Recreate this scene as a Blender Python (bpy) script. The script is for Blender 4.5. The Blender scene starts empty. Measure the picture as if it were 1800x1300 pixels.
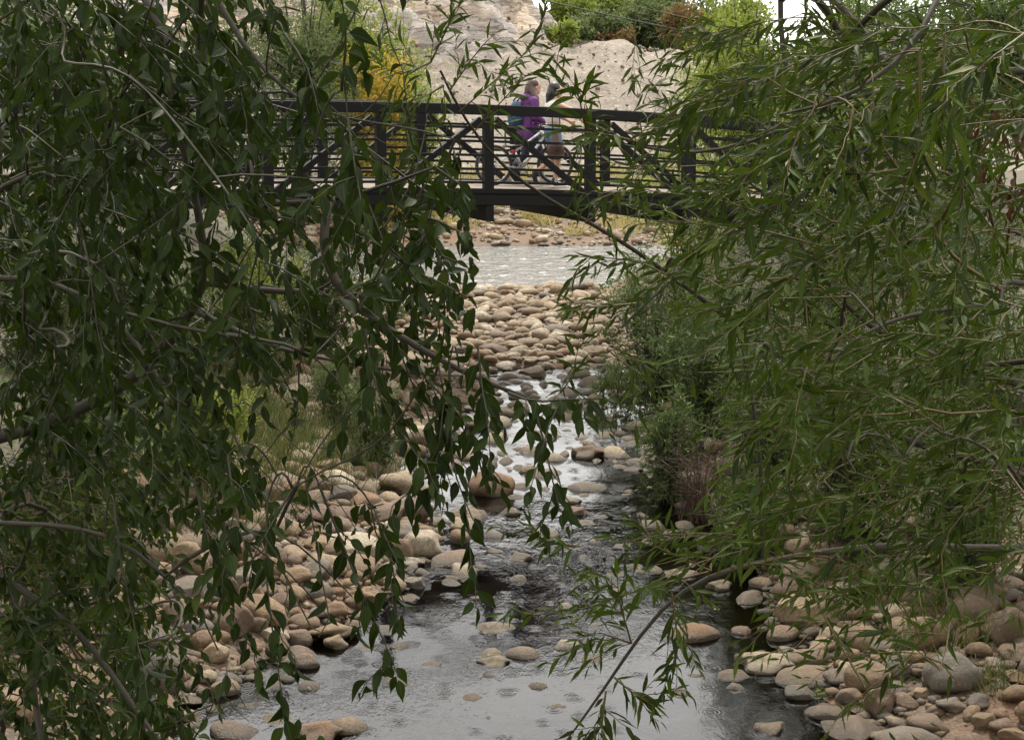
import bpy, bmesh, math
import numpy as np
from mathutils import Vector, Matrix, noise as mnoise

# ------------------------------------------------------------------ camera, sky, sun, exposure
scene = bpy.context.scene
COL = scene.collection
R = math.radians
PITCH = math.atan(513.0 / 3000.0)
FPX = 3000.0                       # focal length in photograph pixels (1800 wide)
EYE = np.array([0.0, 0.0, 4.9])    # water level is z = 0

cd = bpy.data.cameras.new("camera"); cd.lens = 60.0; cd.sensor_width = 36.0
cd.clip_start = 0.05; cd.clip_end = 2000.0
cam = bpy.data.objects.new("camera", cd); COL.objects.link(cam)
cam.location = EYE; cam.rotation_euler = (math.pi / 2 - PITCH, 0, 0)
scene.camera = cam

SUN_EL, SUN_AZ = 60.0, 8.0       # azimuth measured from +Y (the view direction) towards +X
world = bpy.data.worlds.new("World"); scene.world = world; world.use_nodes = True
wn = world.node_tree; wn.nodes.clear()
wo = wn.nodes.new("ShaderNodeOutputWorld"); wb = wn.nodes.new("ShaderNodeBackground")
sky = wn.nodes.new("ShaderNodeTexSky"); sky.sky_type = 'NISHITA'; sky.sun_disc = False
sky.sun_elevation = R(SUN_EL); sky.sun_rotation = R(SUN_AZ); sky.dust_density = 1.5; sky.air_density = 1.0
hs = wn.nodes.new("ShaderNodeHueSaturation"); hs.inputs["Saturation"].default_value = 0.15
wn.links.new(sky.outputs[0], hs.inputs["Color"])
# a closed layer of bright cloud over the clear-sky model
cl = wn.nodes.new("ShaderNodeTexNoise"); cl.inputs["Scale"].default_value = 2.2; cl.inputs["Detail"].default_value = 4
cr_ = wn.nodes.new("ShaderNodeMapRange"); cr_.inputs[1].default_value = 0.3; cr_.inputs[2].default_value = 0.7; cr_.inputs[3].default_value = 3.7; cr_.inputs[4].default_value = 5.0
wn.links.new(cl.outputs[0], cr_.inputs[0])
mx = wn.nodes.new("ShaderNodeMix"); mx.data_type = 'RGBA'; mx.inputs[0].default_value = 0.72
cc = wn.nodes.new("ShaderNodeCombineColor")
for i_, k_ in enumerate((1.0, 0.965, 0.90)):          # slightly warm light through the cloud
    mm = wn.nodes.new("ShaderNodeMath"); mm.operation = 'MULTIPLY'; mm.inputs[1].default_value = k_
    wn.links.new(cr_.outputs[0], mm.inputs[0]); wn.links.new(mm.outputs[0], cc.inputs[i_])
wn.links.new(hs.outputs[0], mx.inputs[6]); wn.links.new(cc.outputs[0], mx.inputs[7])
wn.links.new(mx.outputs[2], wb.inputs[0]); wb.inputs[1].default_value = 0.15
wn.links.new(wb.outputs[0], wo.inputs[0])

sl = bpy.data.lights.new("sun", 'SUN'); sl.energy = 1.4; sl.angle = R(11.0); sl.color = (1.0, 0.93, 0.82)
sun = bpy.data.objects.new("sun", sl); COL.objects.link(sun)
sd = Vector((math.sin(R(SUN_AZ)) * math.cos(R(SUN_EL)), math.cos(R(SUN_AZ)) * math.cos(R(SUN_EL)), math.sin(R(SUN_EL))))
sun.rotation_euler = sd.to_track_quat('Z', 'Y').to_euler()

vs = scene.view_settings
vs.view_transform = 'Standard'; vs.look = 'None'; vs.exposure = 1.92; vs.gamma = 1.0; vs.use_curve_mapping = False
scene.render.engine = 'CYCLES'
cy = scene.cycles
cy.max_bounces = 7; cy.diffuse_bounces = 3; cy.glossy_bounces = 3; cy.transmission_bounces = 4; cy.transparent_max_bounces = 8
cy.caustics_reflective = False; cy.caustics_refractive = False; cy.use_denoising = True

# ------------------------------------------------------------------ small helpers
rng = np.random.default_rng(11)

def at(px, py, Y):
    """world point on the sight line of photograph pixel (px, py) at forward distance Y"""
    cp, sp = math.cos(PITCH), math.sin(PITCH)
    a, b = (px - 900.0) / FPX, (650.0 - py) / FPX
    d = np.array([a, cp + b * sp, -sp + b * cp])
    return EYE + d * (Y / d[1])

def project(P):
    P = np.atleast_2d(P) - EYE
    cp, sp = math.cos(PITCH), math.sin(PITCH)
    dep = P[:, 1] * cp - P[:, 2] * sp
    up = P[:, 1] * sp + P[:, 2] * cp
    dd = np.maximum(dep, 1e-3)
    return 900 + FPX * P[:, 0] / dd, 650 - FPX * up / dd, dep

def empty(name, loc=(0, 0, 0), rz=0.0):
    o = bpy.data.objects.new(name, None); COL.objects.link(o)
    o.location = loc; o.rotation_euler = (0, 0, rz); o.empty_display_size = 0.1
    return o

def tag(o, label=None, cat=None, group=None, kind=None):
    if label: o["label"] = label
    if cat: o["category"] = cat
    if group: o["group"] = group
    if kind: o["kind"] = kind
    return o

def mesh_np(name, verts, faces, mat, parent=None, smooth=True, attrs=None, uv=None):
    """faces: (n,3) or (n,4) array or list of such arrays"""
    me = bpy.data.meshes.new(name)
    verts = np.asarray(verts, dtype=np.float32)
    if not isinstance(faces, (list, tuple)): faces = [faces]
    faces = [np.asarray(f, dtype=np.int32) for f in faces if len(f)]
    loops = np.concatenate([f.ravel() for f in faces]) if faces else np.zeros(0, np.int32)
    sizes = np.concatenate([np.full(len(f), f.shape[1], np.int32) for f in faces])
    starts = np.concatenate([[0], np.cumsum(sizes)[:-1]]).astype(np.int32)
    me.vertices.add(len(verts)); me.vertices.foreach_set("co", verts.ravel())
    me.loops.add(len(loops)); me.loops.foreach_set("vertex_index", loops)
    me.polygons.add(len(sizes)); me.polygons.foreach_set("loop_start", starts)
    me.polygons.foreach_set("loop_total", sizes)
    if smooth: me.polygons.foreach_set("use_smooth", np.ones(len(sizes), bool))
    if attrs:
        for k, v in attrs.items():
            a = me.attributes.new(k, 'FLOAT', 'POINT'); a.data.foreach_set("value", np.asarray(v, np.float32))
    if uv is not None:
        l = me.uv_layers.new(name="UVMap"); l.data.foreach_set("uv", np.asarray(uv, np.float32)[loops].ravel())
    me.update(calc_edges=True)
    if mat is not None: me.materials.append(mat)
    o = bpy.data.objects.new(name, me); COL.objects.link(o)
    if parent is not None: o.parent = parent
    return o

class MB:
    """collects simple shapes into one mesh"""
    def __init__(s): s.v = []; s.f = []; s.n = 0
    def add(s, v, f):
        s.v.append(np.asarray(v, float)); s.f += [[i + s.n for i in q] for q in f]; s.n += len(v); return s
    def box(s, c, size, M=None, bev=0.0):
        x, y, z = [k / 2 for k in size]
        v = np.array([[a * x, b * y, d * z] for a in (-1, 1) for b in (-1, 1) for d in (-1, 1)])
        if M is not None: v = v @ np.asarray(M).T
        return s.add(v + np.asarray(c), [[0, 1, 3, 2], [4, 6, 7, 5], [0, 4, 5, 1], [2, 3, 7, 6], [0, 2, 6, 4], [1, 5, 7, 3]])
    def bar(s, p, q, w, h, up=(0, 0, 1)):
        """box beam from p to q, w sideways and h along up"""
        p, q = np.asarray(p, float), np.asarray(q, float); d = q - p; L = np.linalg.norm(d); d /= L
        up = np.asarray(up, float); side = np.cross(d, up); side /= np.linalg.norm(side); u = np.cross(side, d)
        v = []
        for e in (p, q):
            for a, b in ((-1, -1), (1, -1), (1, 1), (-1, 1)): v.append(e + side * a * w / 2 + u * b * h / 2)
        return s.add(v, [[0, 3, 2, 1], [4, 5, 6, 7], [0, 1, 5, 4], [1, 2, 6, 5], [2, 3, 7, 6], [3, 0, 4, 7]])
    def tube(s, pts, rad, n=8, cap=True):
        v, f = tube_geo(pts, rad, n)
        f = [list(q) for q in f]
        if cap:
            f.append(list(range(n))[::-1]); f.append([len(v) - n + i for i in range(n)])
        return s.add(v, f)
    def ball(s, c, r, M=None, nu=12, nv=8):
        v = [[0, 0, 1]]
        for i in range(1, nv):
            for j in range(nu):
                a, b = math.pi * i / nv, 2 * math.pi * j / nu
                v.append([math.sin(a) * math.cos(b), math.sin(a) * math.sin(b), math.cos(a)])
        v.append([0, 0, -1]); v = np.array(v) * np.asarray(r, float)
        if M is not None: v = v @ np.asarray(M).T
        f = [[0, 1 + j, 1 + (j + 1) % nu] for j in range(nu)]
        for i in range(nv - 2):
            for j in range(nu):
                a = 1 + i * nu + j; b = 1 + i * nu + (j + 1) % nu
                f.append([a, a + nu, b + nu, b])
        l = len(v) - 1; k = 1 + (nv - 2) * nu
        f += [[l, k + (j + 1) % nu, k + j] for j in range(nu)]
        return s.add(v + np.asarray(c), f)
    def torus(s, c, ax, R0, r, nu=40, nv=8):
        ax = Vector(ax).normalized(); e1 = np.array(ax.orthogonal().normalized()); e2 = np.cross(np.array(ax), e1); ax = np.array(ax)
        v = []
        for i in range(nu):
            a = 2 * math.pi * i / nu; d = e1 * math.cos(a) + e2 * math.sin(a)
            for j in range(nv):
                b = 2 * math.pi * j / nv
                v.append(np.asarray(c) + d * (R0 + r * math.cos(b)) + ax * r * math.sin(b))
        f = [[i * nv + j, ((i + 1) % nu) * nv + j, ((i + 1) % nu) * nv + (j + 1) % nv, i * nv + (j + 1) % nv] for i in range(nu) for j in range(nv)]
        return s.add(v, f)
    def build(s, name, mat, parent=None, smooth=False, bevel=0.0):
        me = bpy.data.meshes.new(name); me.from_pydata(np.concatenate(s.v).tolist(), [], s.f)
        if bevel > 0:
            bm = bmesh.new(); bm.from_mesh(me)
            bmesh.ops.bevel(bm, geom=bm.edges[:], offset=bevel, segments=1, affect='EDGES'); bm.to_mesh(me); bm.free()
        if smooth: me.polygons.foreach_set("use_smooth", np.ones(len(me.polygons), bool))
        me.update()
        if mat is not None: me.materials.append(mat)
        o = bpy.data.objects.new(name, me); COL.objects.link(o)
        if parent is not None: o.parent = parent
        return o

def tube_geo(pts, rad, n=6):
    P = np.asarray(pts, float); m = len(P); rad = np.broadcast_to(np.asarray(rad, float), (m,))
    T = np.gradient(P, axis=0); T /= np.maximum(np.linalg.norm(T, axis=1, keepdims=True), 1e-9)
    ref = np.array([0.31, 0.22, 0.92]) if abs(T[:, 2]).mean() < 0.8 else np.array([0.95, 0.2, 0.1])
    A = np.cross(T, ref); A /= np.maximum(np.linalg.norm(A, axis=1, keepdims=True), 1e-9); B = np.cross(T, A)
    a = np.arange(n) * 2 * math.pi / n
    V = P[:, None] + rad[:, None, None] * (A[:, None] * np.cos(a)[None, :, None] + B[:, None] * np.sin(a)[None, :, None])
    i = np.arange(m - 1)[:, None] * n; j = np.arange(n)[None]; k = (j + 1) % n
    F = np.stack([i + j, i + k, i + n + k, i + n + j], -1).reshape(-1, 4)
    return V.reshape(-1, 3), F

def join_tubes(polys, n=5):
    """polys: list of (pts, radii) -> V, F, per-vertex random value"""
    V, F, A, off = [], [], [], 0
    for pts, rad in polys:
        v, f = tube_geo(pts, rad, n); V.append(v); F.append(f + off); A.append(np.full(len(v), rng.random())); off += len(v)
    return np.concatenate(V), np.concatenate(F), np.concatenate(A)

def bezier(p, c, q, n):
    t = np.linspace(0, 1, n)[:, None]
    return (1 - t) ** 2 * p + 2 * t * (1 - t) * c + t * t * q

def resample(P, step):
    P = np.asarray(P, float)
    # Catmull-Rom through the given points, then even spacing
    Q = np.concatenate([[2 * P[0] - P[1]], P, [2 * P[-1] - P[-2]]]); out = []
    for i in range(1, len(Q) - 2):
        t = np.linspace(0, 1, 12, endpoint=False)[:, None]
        a, b, c, d = Q[i - 1], Q[i], Q[i + 1], Q[i + 2]
        out.append(0.5 * (2 * b + (c - a) * t + (2 * a - 5 * b + 4 * c - d) * t ** 2 + (3 * b - 3 * c + d - a) * t ** 3))
    C = np.concatenate(out + [P[-1:]])
    s = np.concatenate([[0], np.cumsum(np.linalg.norm(np.diff(C, axis=0), axis=1))])
    k = max(3, int(s[-1] / step) + 1); u = np.linspace(0, s[-1], k)
    return np.stack([np.interp(u, s, C[:, j]) for j in range(3)], 1)

# ------------------------------------------------------------------ materials
class NT:
    def __init__(s, name):
        s.m = bpy.data.materials.new(name); s.m.use_nodes = True; s.t = s.m.node_tree; s.t.nodes.clear()
        s.out = s.t.nodes.new("ShaderNodeOutputMaterial")
    def n(s, typ, ins=None, **props):
        nd = s.t.nodes.new("ShaderNode" + typ)
        for k, v in props.items(): setattr(nd, k, v)
        for k, v in (ins or {}).items():
            if isinstance(v, bpy.types.NodeSocket): s.t.links.new(v, nd.inputs[k])
            else: nd.inputs[k].default_value = v
        return nd
    def math(s, op, a, b=0.0, clamp=False): 
        return s.n("Math", {0: a, 1: b}, operation=op, use_clamp=clamp).outputs[0]
    def ramp(s, fac, stops, interp='LINEAR'):
        nd = s.n("ValToRGB", {0: fac}); cr = nd.color_ramp; cr.interpolation = interp
        while len(cr.elements) < len(stops): cr.elements.new(0.5)
        for e, (p, c) in zip(cr.elements, stops): e.position = p; e.color = (*c, 1) if len(c) == 3 else c
        return nd.outputs[0]
    def mix(s, f, a, b, mode='MIX'):
        nd = s.n("Mix", data_type='RGBA', blend_type=mode); 
        for i, v in ((0, f), (6, a), (7, b)):
            if isinstance(v, bpy.types.NodeSocket): s.t.links.new(v, nd.inputs[i])
            else: nd.inputs[i].default_value = v if i == 0 else (*v, 1)
        return nd.outputs[2]
    def noise(s, vec, scale, detail=4, rough=0.55, out=0):
        return s.n("TexNoise", {"Vector": vec, "Scale": scale, "Detail": detail, "Roughness": rough}).outputs[out]
    def pos(s): return s.n("NewGeometry").outputs["Position"]
    def obj(s): return s.n("TexCoord").outputs["Object"]
    def bump(s, h, strength=0.5, dist=0.02): return s.n("Bump", {"Height": h, "Strength": strength, "Distance": dist}).outputs[0]
    def bsdf(s, color, rough=0.6, normal=None, **k):
        i = {"Base Color": color if isinstance(color, bpy.types.NodeSocket) else (*color, 1), "Roughness": rough}
        if normal is not None: i["Normal"] = normal
        i.update(k); return s.n("BsdfPrincipled", i).outputs[0]
    def done(s, sh): s.t.links.new(sh, s.out.inputs[0]); return s.m

def rnd_value(t):
    """random value per piece: per-vertex attribute of joined meshes plus the object's own random"""
    a = t.n("Attribute", attribute_name="rnd").outputs["Fac"]
    b = t.n("ObjectInfo").outputs["Random"]
    return t.math('FRACT', t.math('ADD', a, b))

def plain(name, col, rough=0.6, **k):
    t = NT(name); nz = t.noise(t.pos(), 9.0)
    c = t.mix(t.math('MULTIPLY', nz, 0.5), col, [x * 0.62 for x in col])
    return t.done(t.bsdf(c, rough, **k))

def leaf_material(name, dark, light, under, rib, trans=0.25, rough=0.42, yellow=(0.20, 0.19, 0.03), fy=0.03):
    t = NT(name); r = rnd_value(t)
    nz = t.noise(t.pos(), 14.0, 2)
    c = t.ramp(r, [(0.0, dark), (0.55, [(a + b) / 2 for a, b in zip(dark, light)]), (1.0 - fy - 0.03, light), (1.0 - fy, yellow), (1.0, yellow)])
    c = t.mix(t.math('MULTIPLY', nz, 0.45), c, [x * 0.55 for x in dark])
    uv = t.n("UVMap").outputs[0]; sx = t.n("SeparateXYZ", {0: uv})
    u = t.math('ABSOLUTE', sx.outputs[0]); v = sx.outputs[1]
    mid = t.math('SUBTRACT', 1.0, t.math('MULTIPLY', u, 9.0), clamp=True)
    side = t.n("Math", {0: t.math('MULTIPLY', t.math('SUBTRACT', v, t.math('MULTIPLY', u, 0.22)), 58.0)}, operation='SINE').outputs[0]
    side = t.math('MULTIPLY', t.math('SUBTRACT', side, 0.80, clamp=True), 0.55)
    c = t.mix(t.math('MULTIPLY', mid, 0.85), c, rib)
    c = t.mix(side, c, rib)
    back = t.n("NewGeometry").outputs["Backfacing"]
    cb = t.mix(0.65, c, under)
    c = t.mix(back, c, cb)
    bp = t.bump(t.math('ADD', mid, side), 0.35, 0.002)
    s1 = t.bsdf(c, rough, normal=bp, **{"Specular IOR Level": 0.15})
    s2 = t.n("BsdfTranslucent", {"Color": t.mix(0.5, c, [light[0] * 1.7, light[1] * 1.7, light[2] * 0.7])}).outputs[0]
    return t.done(t.n("MixShader", {0: trans, 1: s1, 2: s2}).outputs[0])

M = {}
M['leaf_broad'] = leaf_material("leaf_broad", (0.009, 0.019, 0.003), (0.044, 0.074, 0.009), (0.030, 0.046, 0.020), (0.075, 0.11, 0.035), 0.20, 0.44, (0.10, 0.13, 0.025), 0.006)
M['leaf_willow'] = leaf_material("leaf_willow", (0.007, 0.019, 0.002), (0.088, 0.142, 0.012), (0.038, 0.060, 0.022), (0.13, 0.15, 0.030), 0.21, 0.46, (0.14, 0.15, 0.025), 0.006)
M['leaf_dry'] = leaf_material("leaf_dry", (0.045, 0.020, 0.010), (0.11, 0.048, 0.020), (0.10, 0.06, 0.03), (0.2, 0.1, 0.05), 0.15, 0.6, (0.2, 0.07, 0.02), 0.05)
M['leaf_shrub'] = leaf_material("leaf_shrub", (0.034, 0.066, 0.012), (0.095, 0.150, 0.030), (0.16, 0.20, 0.12), (0.14, 0.18, 0.08), 0.22, 0.5)
M['leaf_lime'] = leaf_material("leaf_lime", (0.10, 0.145, 0.014), (0.22, 0.27, 0.030), (0.2, 0.25, 0.12), (0.2, 0.24, 0.08), 0.3, 0.5, (0.34, 0.30, 0.04), 0.06)
M['leaf_yellow'] = leaf_material("leaf_yellow", (0.20, 0.19, 0.03), (0.42, 0.31, 0.045), (0.38, 0.32, 0.08), (0.4, 0.33, 0.08), 0.3, 0.55, (0.48, 0.20, 0.03), 0.22)
M['leaf_orange'] = leaf_material("leaf_orange", (0.11, 0.085, 0.04), (0.20, 0.13, 0.05), (0.2, 0.15, 0.08), (0.2, 0.15, 0.08), 0.25, 0.55, (0.28, 0.11, 0.03), 0.12)
M['leaf_far'] = leaf_material("leaf_far", (0.055, 0.085, 0.025), (0.12, 0.16, 0.055), (0.17, 0.20, 0.13), (0.14, 0.17, 0.08), 0.22, 0.55)
M['grass'] = leaf_material("grass", (0.034, 0.052, 0.014), (0.085, 0.11, 0.034), (0.2, 0.25, 0.1), (0.2, 0.25, 0.1), 0.25, 0.55, (0.20, 0.155, 0.065), 0.28)
M['dry_grass'] = leaf_material("dry_grass", (0.26, 0.22, 0.10), (0.42, 0.34, 0.17), (0.4, 0.34, 0.18), (0.4, 0.35, 0.2), 0.25, 0.6, (0.22, 0.26, 0.07), 0.25)

def bark(name, a, b, rough=0.75, scale=30):
    t = NT(name); p = t.obj(); n1 = t.noise(p, scale, 5, 0.65); n2 = t.noise(p, 5.0, 2)
    c = t.mix(n1, a, b); c = t.mix(t.math('MULTIPLY', n2, 0.5), c, [x * 0.5 for x in a])
    return t.done(t.bsdf(c, rough, t.bump(n1, 0.5, 0.004)))
M['bark'] = bark("bark", (0.026, 0.021, 0.014), (0.075, 0.062, 0.040))
M['twig_broad'] = bark("twig_broad", (0.030, 0.027, 0.013), (0.075, 0.068, 0.032), 0.6, 60)
M['twig_willow'] = bark("twig_willow", (0.062, 0.054, 0.012), (0.17, 0.105, 0.022), 0.55, 60)
M['twig_red'] = bark("twig_red", (0.045, 0.024, 0.015), (0.11, 0.06, 0.035), 0.7, 60)

def stone_material():
    t = NT("river_stone")
    r = t.math('FRACT', t.math('ADD', t.n("Attribute", attribute_name="rnd").outputs["Fac"], t.n("Attribute", attribute_type='OBJECT', attribute_name="tone").outputs["Fac"]))
    geo = t.pos(); o = t.n("Attribute", attribute_name="rnd").outputs["Fac"]
    base = t.ramp(r, [(0.0, (0.195, 0.128, 0.060)), (0.14, (0.118, 0.076, 0.042)), (0.28, (0.36, 0.285, 0.180)), (0.40, (0.145, 0.090, 0.054)),
                      (0.50, (0.125, 0.114, 0.092)), (0.60, (0.230, 0.148, 0.065)), (0.70, (0.190, 0.094, 0.036)), (0.80, (0.092, 0.084, 0.070)), (0.88, (0.32, 0.232, 0.130)), (0.96, (0.45, 0.385, 0.275)), (1.0, (0.45, 0.385, 0.275))])
    off = t.n("VectorMath", {0: geo, 1: t.n("CombineXYZ", {0: t.math('MULTIPLY', r, 37.0), 1: t.math('MULTIPLY', r, 91.0), 2: 0.0}).outputs[0]}, operation='ADD').outputs[0]
    n1 = t.noise(off, 6.0, 6, 0.7); n2 = t.noise(off, 30.0, 6, 0.75); n3 = t.noise(off, 150.0, 3, 0.6)
    c = t.mix(t.ramp(n1, [(0.44, (0, 0, 0)), (0.62, (0.7, 0.7, 0.7))]), base, (0.155, 0.10, 0.058))
    c = t.mix(t.ramp(n2, [(0.44, (0, 0, 0)), (0.66, (0.68, 0.68, 0.68))]), c, (0.085, 0.062, 0.044))
    c = t.mix(t.ramp(n2, [(0.28, (0.5, 0.5, 0.5)), (0.44, (0, 0, 0))]), c, (0.42, 0.37, 0.30))
    c = t.mix(t.ramp(n3, [(0.52, (0, 0, 0)), (0.72, (0.55, 0.55, 0.55))]), c, (0.09, 0.07, 0.055))
    z = t.n("SeparateXYZ", {0: geo}).outputs[2]
    zz = t.math('ADD', z, t.math('MULTIPLY', t.math('SUBTRACT', n1, 0.5), 0.06))
    wet = t.math('SUBTRACT', 1.0, t.math('MULTIPLY', t.math('SUBTRACT', zz, 0.025), 13.0, clamp=True), clamp=True)
    c = t.mix(t.math('MULTIPLY', wet, 0.85), c, t.mix(0.72, c, (0.022, 0.020, 0.009), 'MIX'), 'MIX')
    rough = t.math('SUBTRACT', 0.72, t.math('MULTIPLY', wet, 0.42))
    h = t.math('ADD', t.math('MULTIPLY', n2, 1.0), t.math('MULTIPLY', n3, 0.35))
    return t.done(t.bsdf(c, rough, t.bump(h, 0.85, 0.030)))
M['stone'] = stone_material()

def ground_material():
    t = NT("creek_ground"); p = t.pos()
    n1 = t.noise(p, 0.9, 5, 0.6); n2 = t.noise(p, 11.0, 6, 0.7)
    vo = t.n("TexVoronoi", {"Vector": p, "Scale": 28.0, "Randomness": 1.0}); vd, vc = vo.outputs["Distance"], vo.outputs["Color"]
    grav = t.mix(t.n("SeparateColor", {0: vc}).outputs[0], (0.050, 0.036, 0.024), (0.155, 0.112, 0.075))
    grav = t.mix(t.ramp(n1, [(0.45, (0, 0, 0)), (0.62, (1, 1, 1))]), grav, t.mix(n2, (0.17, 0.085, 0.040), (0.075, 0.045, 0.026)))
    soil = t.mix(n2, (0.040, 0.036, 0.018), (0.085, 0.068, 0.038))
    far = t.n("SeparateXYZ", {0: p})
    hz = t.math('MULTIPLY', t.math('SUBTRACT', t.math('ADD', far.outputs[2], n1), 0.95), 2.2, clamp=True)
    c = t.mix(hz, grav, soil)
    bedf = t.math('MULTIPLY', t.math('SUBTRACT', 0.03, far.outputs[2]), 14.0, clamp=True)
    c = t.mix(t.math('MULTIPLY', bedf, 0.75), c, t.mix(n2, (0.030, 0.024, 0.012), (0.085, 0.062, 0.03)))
    h = t.math('ADD', t.math('MULTIPLY', vd, -1.0), n2)
    return t.done(t.bsdf(c, 0.85, t.bump(h, 0.6, 0.03)))
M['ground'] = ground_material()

def water_material(name, river=False):
    t = NT(name); p = t.pos()
    sc = t.n("Mapping", {"Vector": p, "Scale": (1.0, 0.55, 1.0) if not river else (0.8, 0.8, 1.0)}).outputs[0]
    n1 = t.noise(sc, 5.0 if not river else 2.2, 4, 0.6); n2 = t.noise(sc, 26.0 if not river else 7.0, 3, 0.55)
    calm = t.math('MULTIPLY', t.ramp(t.noise(p, 0.55, 2), [(0.40, (0.15, 0.15, 0.15)), (0.62, (1, 1, 1))]), t.n('MapRange', {0: t.n('SeparateXYZ', {0: p}).outputs[1], 1: 14.6, 2: 17.5, 3: 0.5, 4: 1.25}).outputs[0])
    h = t.math('ADD', t.math('MULTIPLY', n1, 0.017 if not river else 0.15), t.math('MULTIPLY', n2, 0.0030 if not river else 0.045))
    if not river:
        h = t.math('MULTIPLY', h, calm)
        for sca, k in ((2.3, 150.0), (3.7, 190.0)):            # rings of falling drops
            vn = t.n("TexVoronoi", {"Vector": p, "Scale": sca, "Randomness": 1.0}, voronoi_dimensions='2D'); d = vn.outputs["Distance"]
            hit = t.math('GREATER_THAN', t.n("SeparateColor", {0: vn.outputs["Color"]}).outputs[0], 0.72)
            dm = t.math('DIVIDE', d, sca)
            ring = t.n("Math", {0: t.math('MULTIPLY', dm, k)}, operation='SINE').outputs[0]
            fall = t.math('MULTIPLY', hit, t.math('SUBTRACT', 1.0, t.math('MULTIPLY', dm, 7.5), clamp=True))
            h = t.math('ADD', h, t.math('MULTIPLY', t.math('MULTIPLY', ring, fall), 0.0008))
    bp = t.bump(h, 1.0, 1.0)
    fr = t.n("Fresnel", {"IOR": 1.36 if not river else 1.33, "Normal": bp}).outputs[0]
    gl = t.n("BsdfGlossy", {"Color": (1, 1, 1, 1) if not river else (0.62, 0.62, 0.60, 1), "Roughness": 0.05 if not river else 0.09, "Normal": bp}).outputs[0]
    tr = t.n("BsdfTransparent", {"Color": (0.17, 0.145, 0.095, 1) if not river else (0.16, 0.16, 0.13, 1)}).outputs[0]
    if river:
        tr = t.bsdf((0.055, 0.052, 0.042), 0.5, bp)
        foam = t.ramp(t.math('ADD', n1, t.math('MULTIPLY', n2, 0.4)), [(0.82, (0, 0, 0)), (0.92, (1, 1, 1))])
        tr = t.n("MixShader", {0: foam, 1: tr, 2: t.bsdf((0.62, 0.62, 0.6), 0.7)}).outputs[0]
    return t.done(t.n("MixShader", {0: fr, 1: tr, 2: gl}).outputs[0])
M['creek'] = water_material("creek_water"); M['river'] = water_material("river_water", True)

def hill_material():
    t = NT("hill_rock"); p = t.pos(); a = t.n("Attribute", attribute_name="rock").outputs["Fac"]
    st = t.n("Mapping", {"Vector": p, "Rotation": (0.0, R(38), 0.3), "Scale": (0.25, 0.5, 1.7)}).outputs[0]
    s1 = t.noise(st, 0.9, 7, 0.68); s2 = t.noise(p, 3.1, 6, 0.7); s3 = t.noise(p, 0.35, 3)
    rock = t.ramp(s1, [(0.30, (0.10, 0.075, 0.058)), (0.42, (0.30, 0.225, 0.155)), (0.50, (0.42, 0.345, 0.265)), (0.58, (0.22, 0.185, 0.165)), (0.70, (0.46, 0.40, 0.335))])
    rock = t.mix(t.ramp(s3, [(0.45, (0, 0, 0)), (0.6, (0.8, 0.8, 0.8))]), rock, (0.27, 0.25, 0.24))
    vo = t.n("TexVoronoi", {"Vector": p, "Scale": 11.0}); sp = t.n("SeparateColor", {0: vo.outputs["Color"]}).outputs[1]
    grav = t.mix(s2, (0.155, 0.130, 0.102), (0.235, 0.20, 0.160))
    grav = t.mix(t.ramp(sp, [(0.90, (0, 0, 0)), (0.98, (0.5, 0.5, 0.5))]), grav, (0.40, 0.36, 0.31))
    grav = t.mix(t.ramp(sp, [(0.03, (0.7, 0.7, 0.7)), (0.12, (0, 0, 0))]), grav, (0.10, 0.09, 0.08))
    ck = t.n("TexVoronoi", {"Vector": t.n("VectorMath", {0: st, 1: t.n("CombineXYZ", {0: t.math('MULTIPLY', s2, 0.8), 1: t.math('MULTIPLY', s1, 0.9), 2: t.math('MULTIPLY', s2, 0.7)}).outputs[0]}, operation='ADD').outputs[0], "Scale": 1.3}, feature='DISTANCE_TO_EDGE').outputs[0]
    rock = t.mix(t.ramp(ck, [(0.0, (0.85, 0.85, 0.85)), (0.07, (0, 0, 0))]), rock, (0.075, 0.058, 0.045))
    c = t.mix(a, grav, rock)
    h = t.math('ADD', t.math('MULTIPLY', s1, t.math('ADD', t.math('MULTIPLY', a, 1.5), 0.1)), t.math('MULTIPLY', s2, 0.4))
    return t.done(t.bsdf(c, 0.9, t.bump(h, 0.8, 0.35)))
M['hill'] = hill_material()
M['steel'] = plain("black_painted_steel", (0.006, 0.006, 0.0065), 0.5, **{"Specular IOR Level": 0.18})
def wood():
    t = NT("deck_wood"); r = rnd_value(t); p = t.n("Mapping", {"Vector": t.obj(), "Scale": (14.0, 1.6, 8.0)}).outputs[0]
    n1 = t.noise(p, 3.0, 5, 0.7); c = t.mix(r, (0.15, 0.118, 0.088), (0.225, 0.183, 0.14)); c = t.mix(n1, c, (0.11, 0.085, 0.062))
    return t.done(t.bsdf(c, 0.8, t.bump(n1, 0.3, 0.003)))
M['deck'] = wood()
M['concrete'] = plain("concrete", (0.34, 0.32, 0.29), 0.85)
M['cable'] = plain("cable", (0.02, 0.02, 0.02), 0.6)

# ------------------------------------------------------------------ terrain
def pix_ground(px, py, z=0.0):
    cp, sp = math.cos(PITCH), math.sin(PITCH)
    a, b = (px - 900.0) / FPX, (650.0 - py) / FPX
    d = np.array([a, cp + b * sp, -sp + b * cp]); return EYE + d * ((z - EYE[2]) / d[2])

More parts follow.
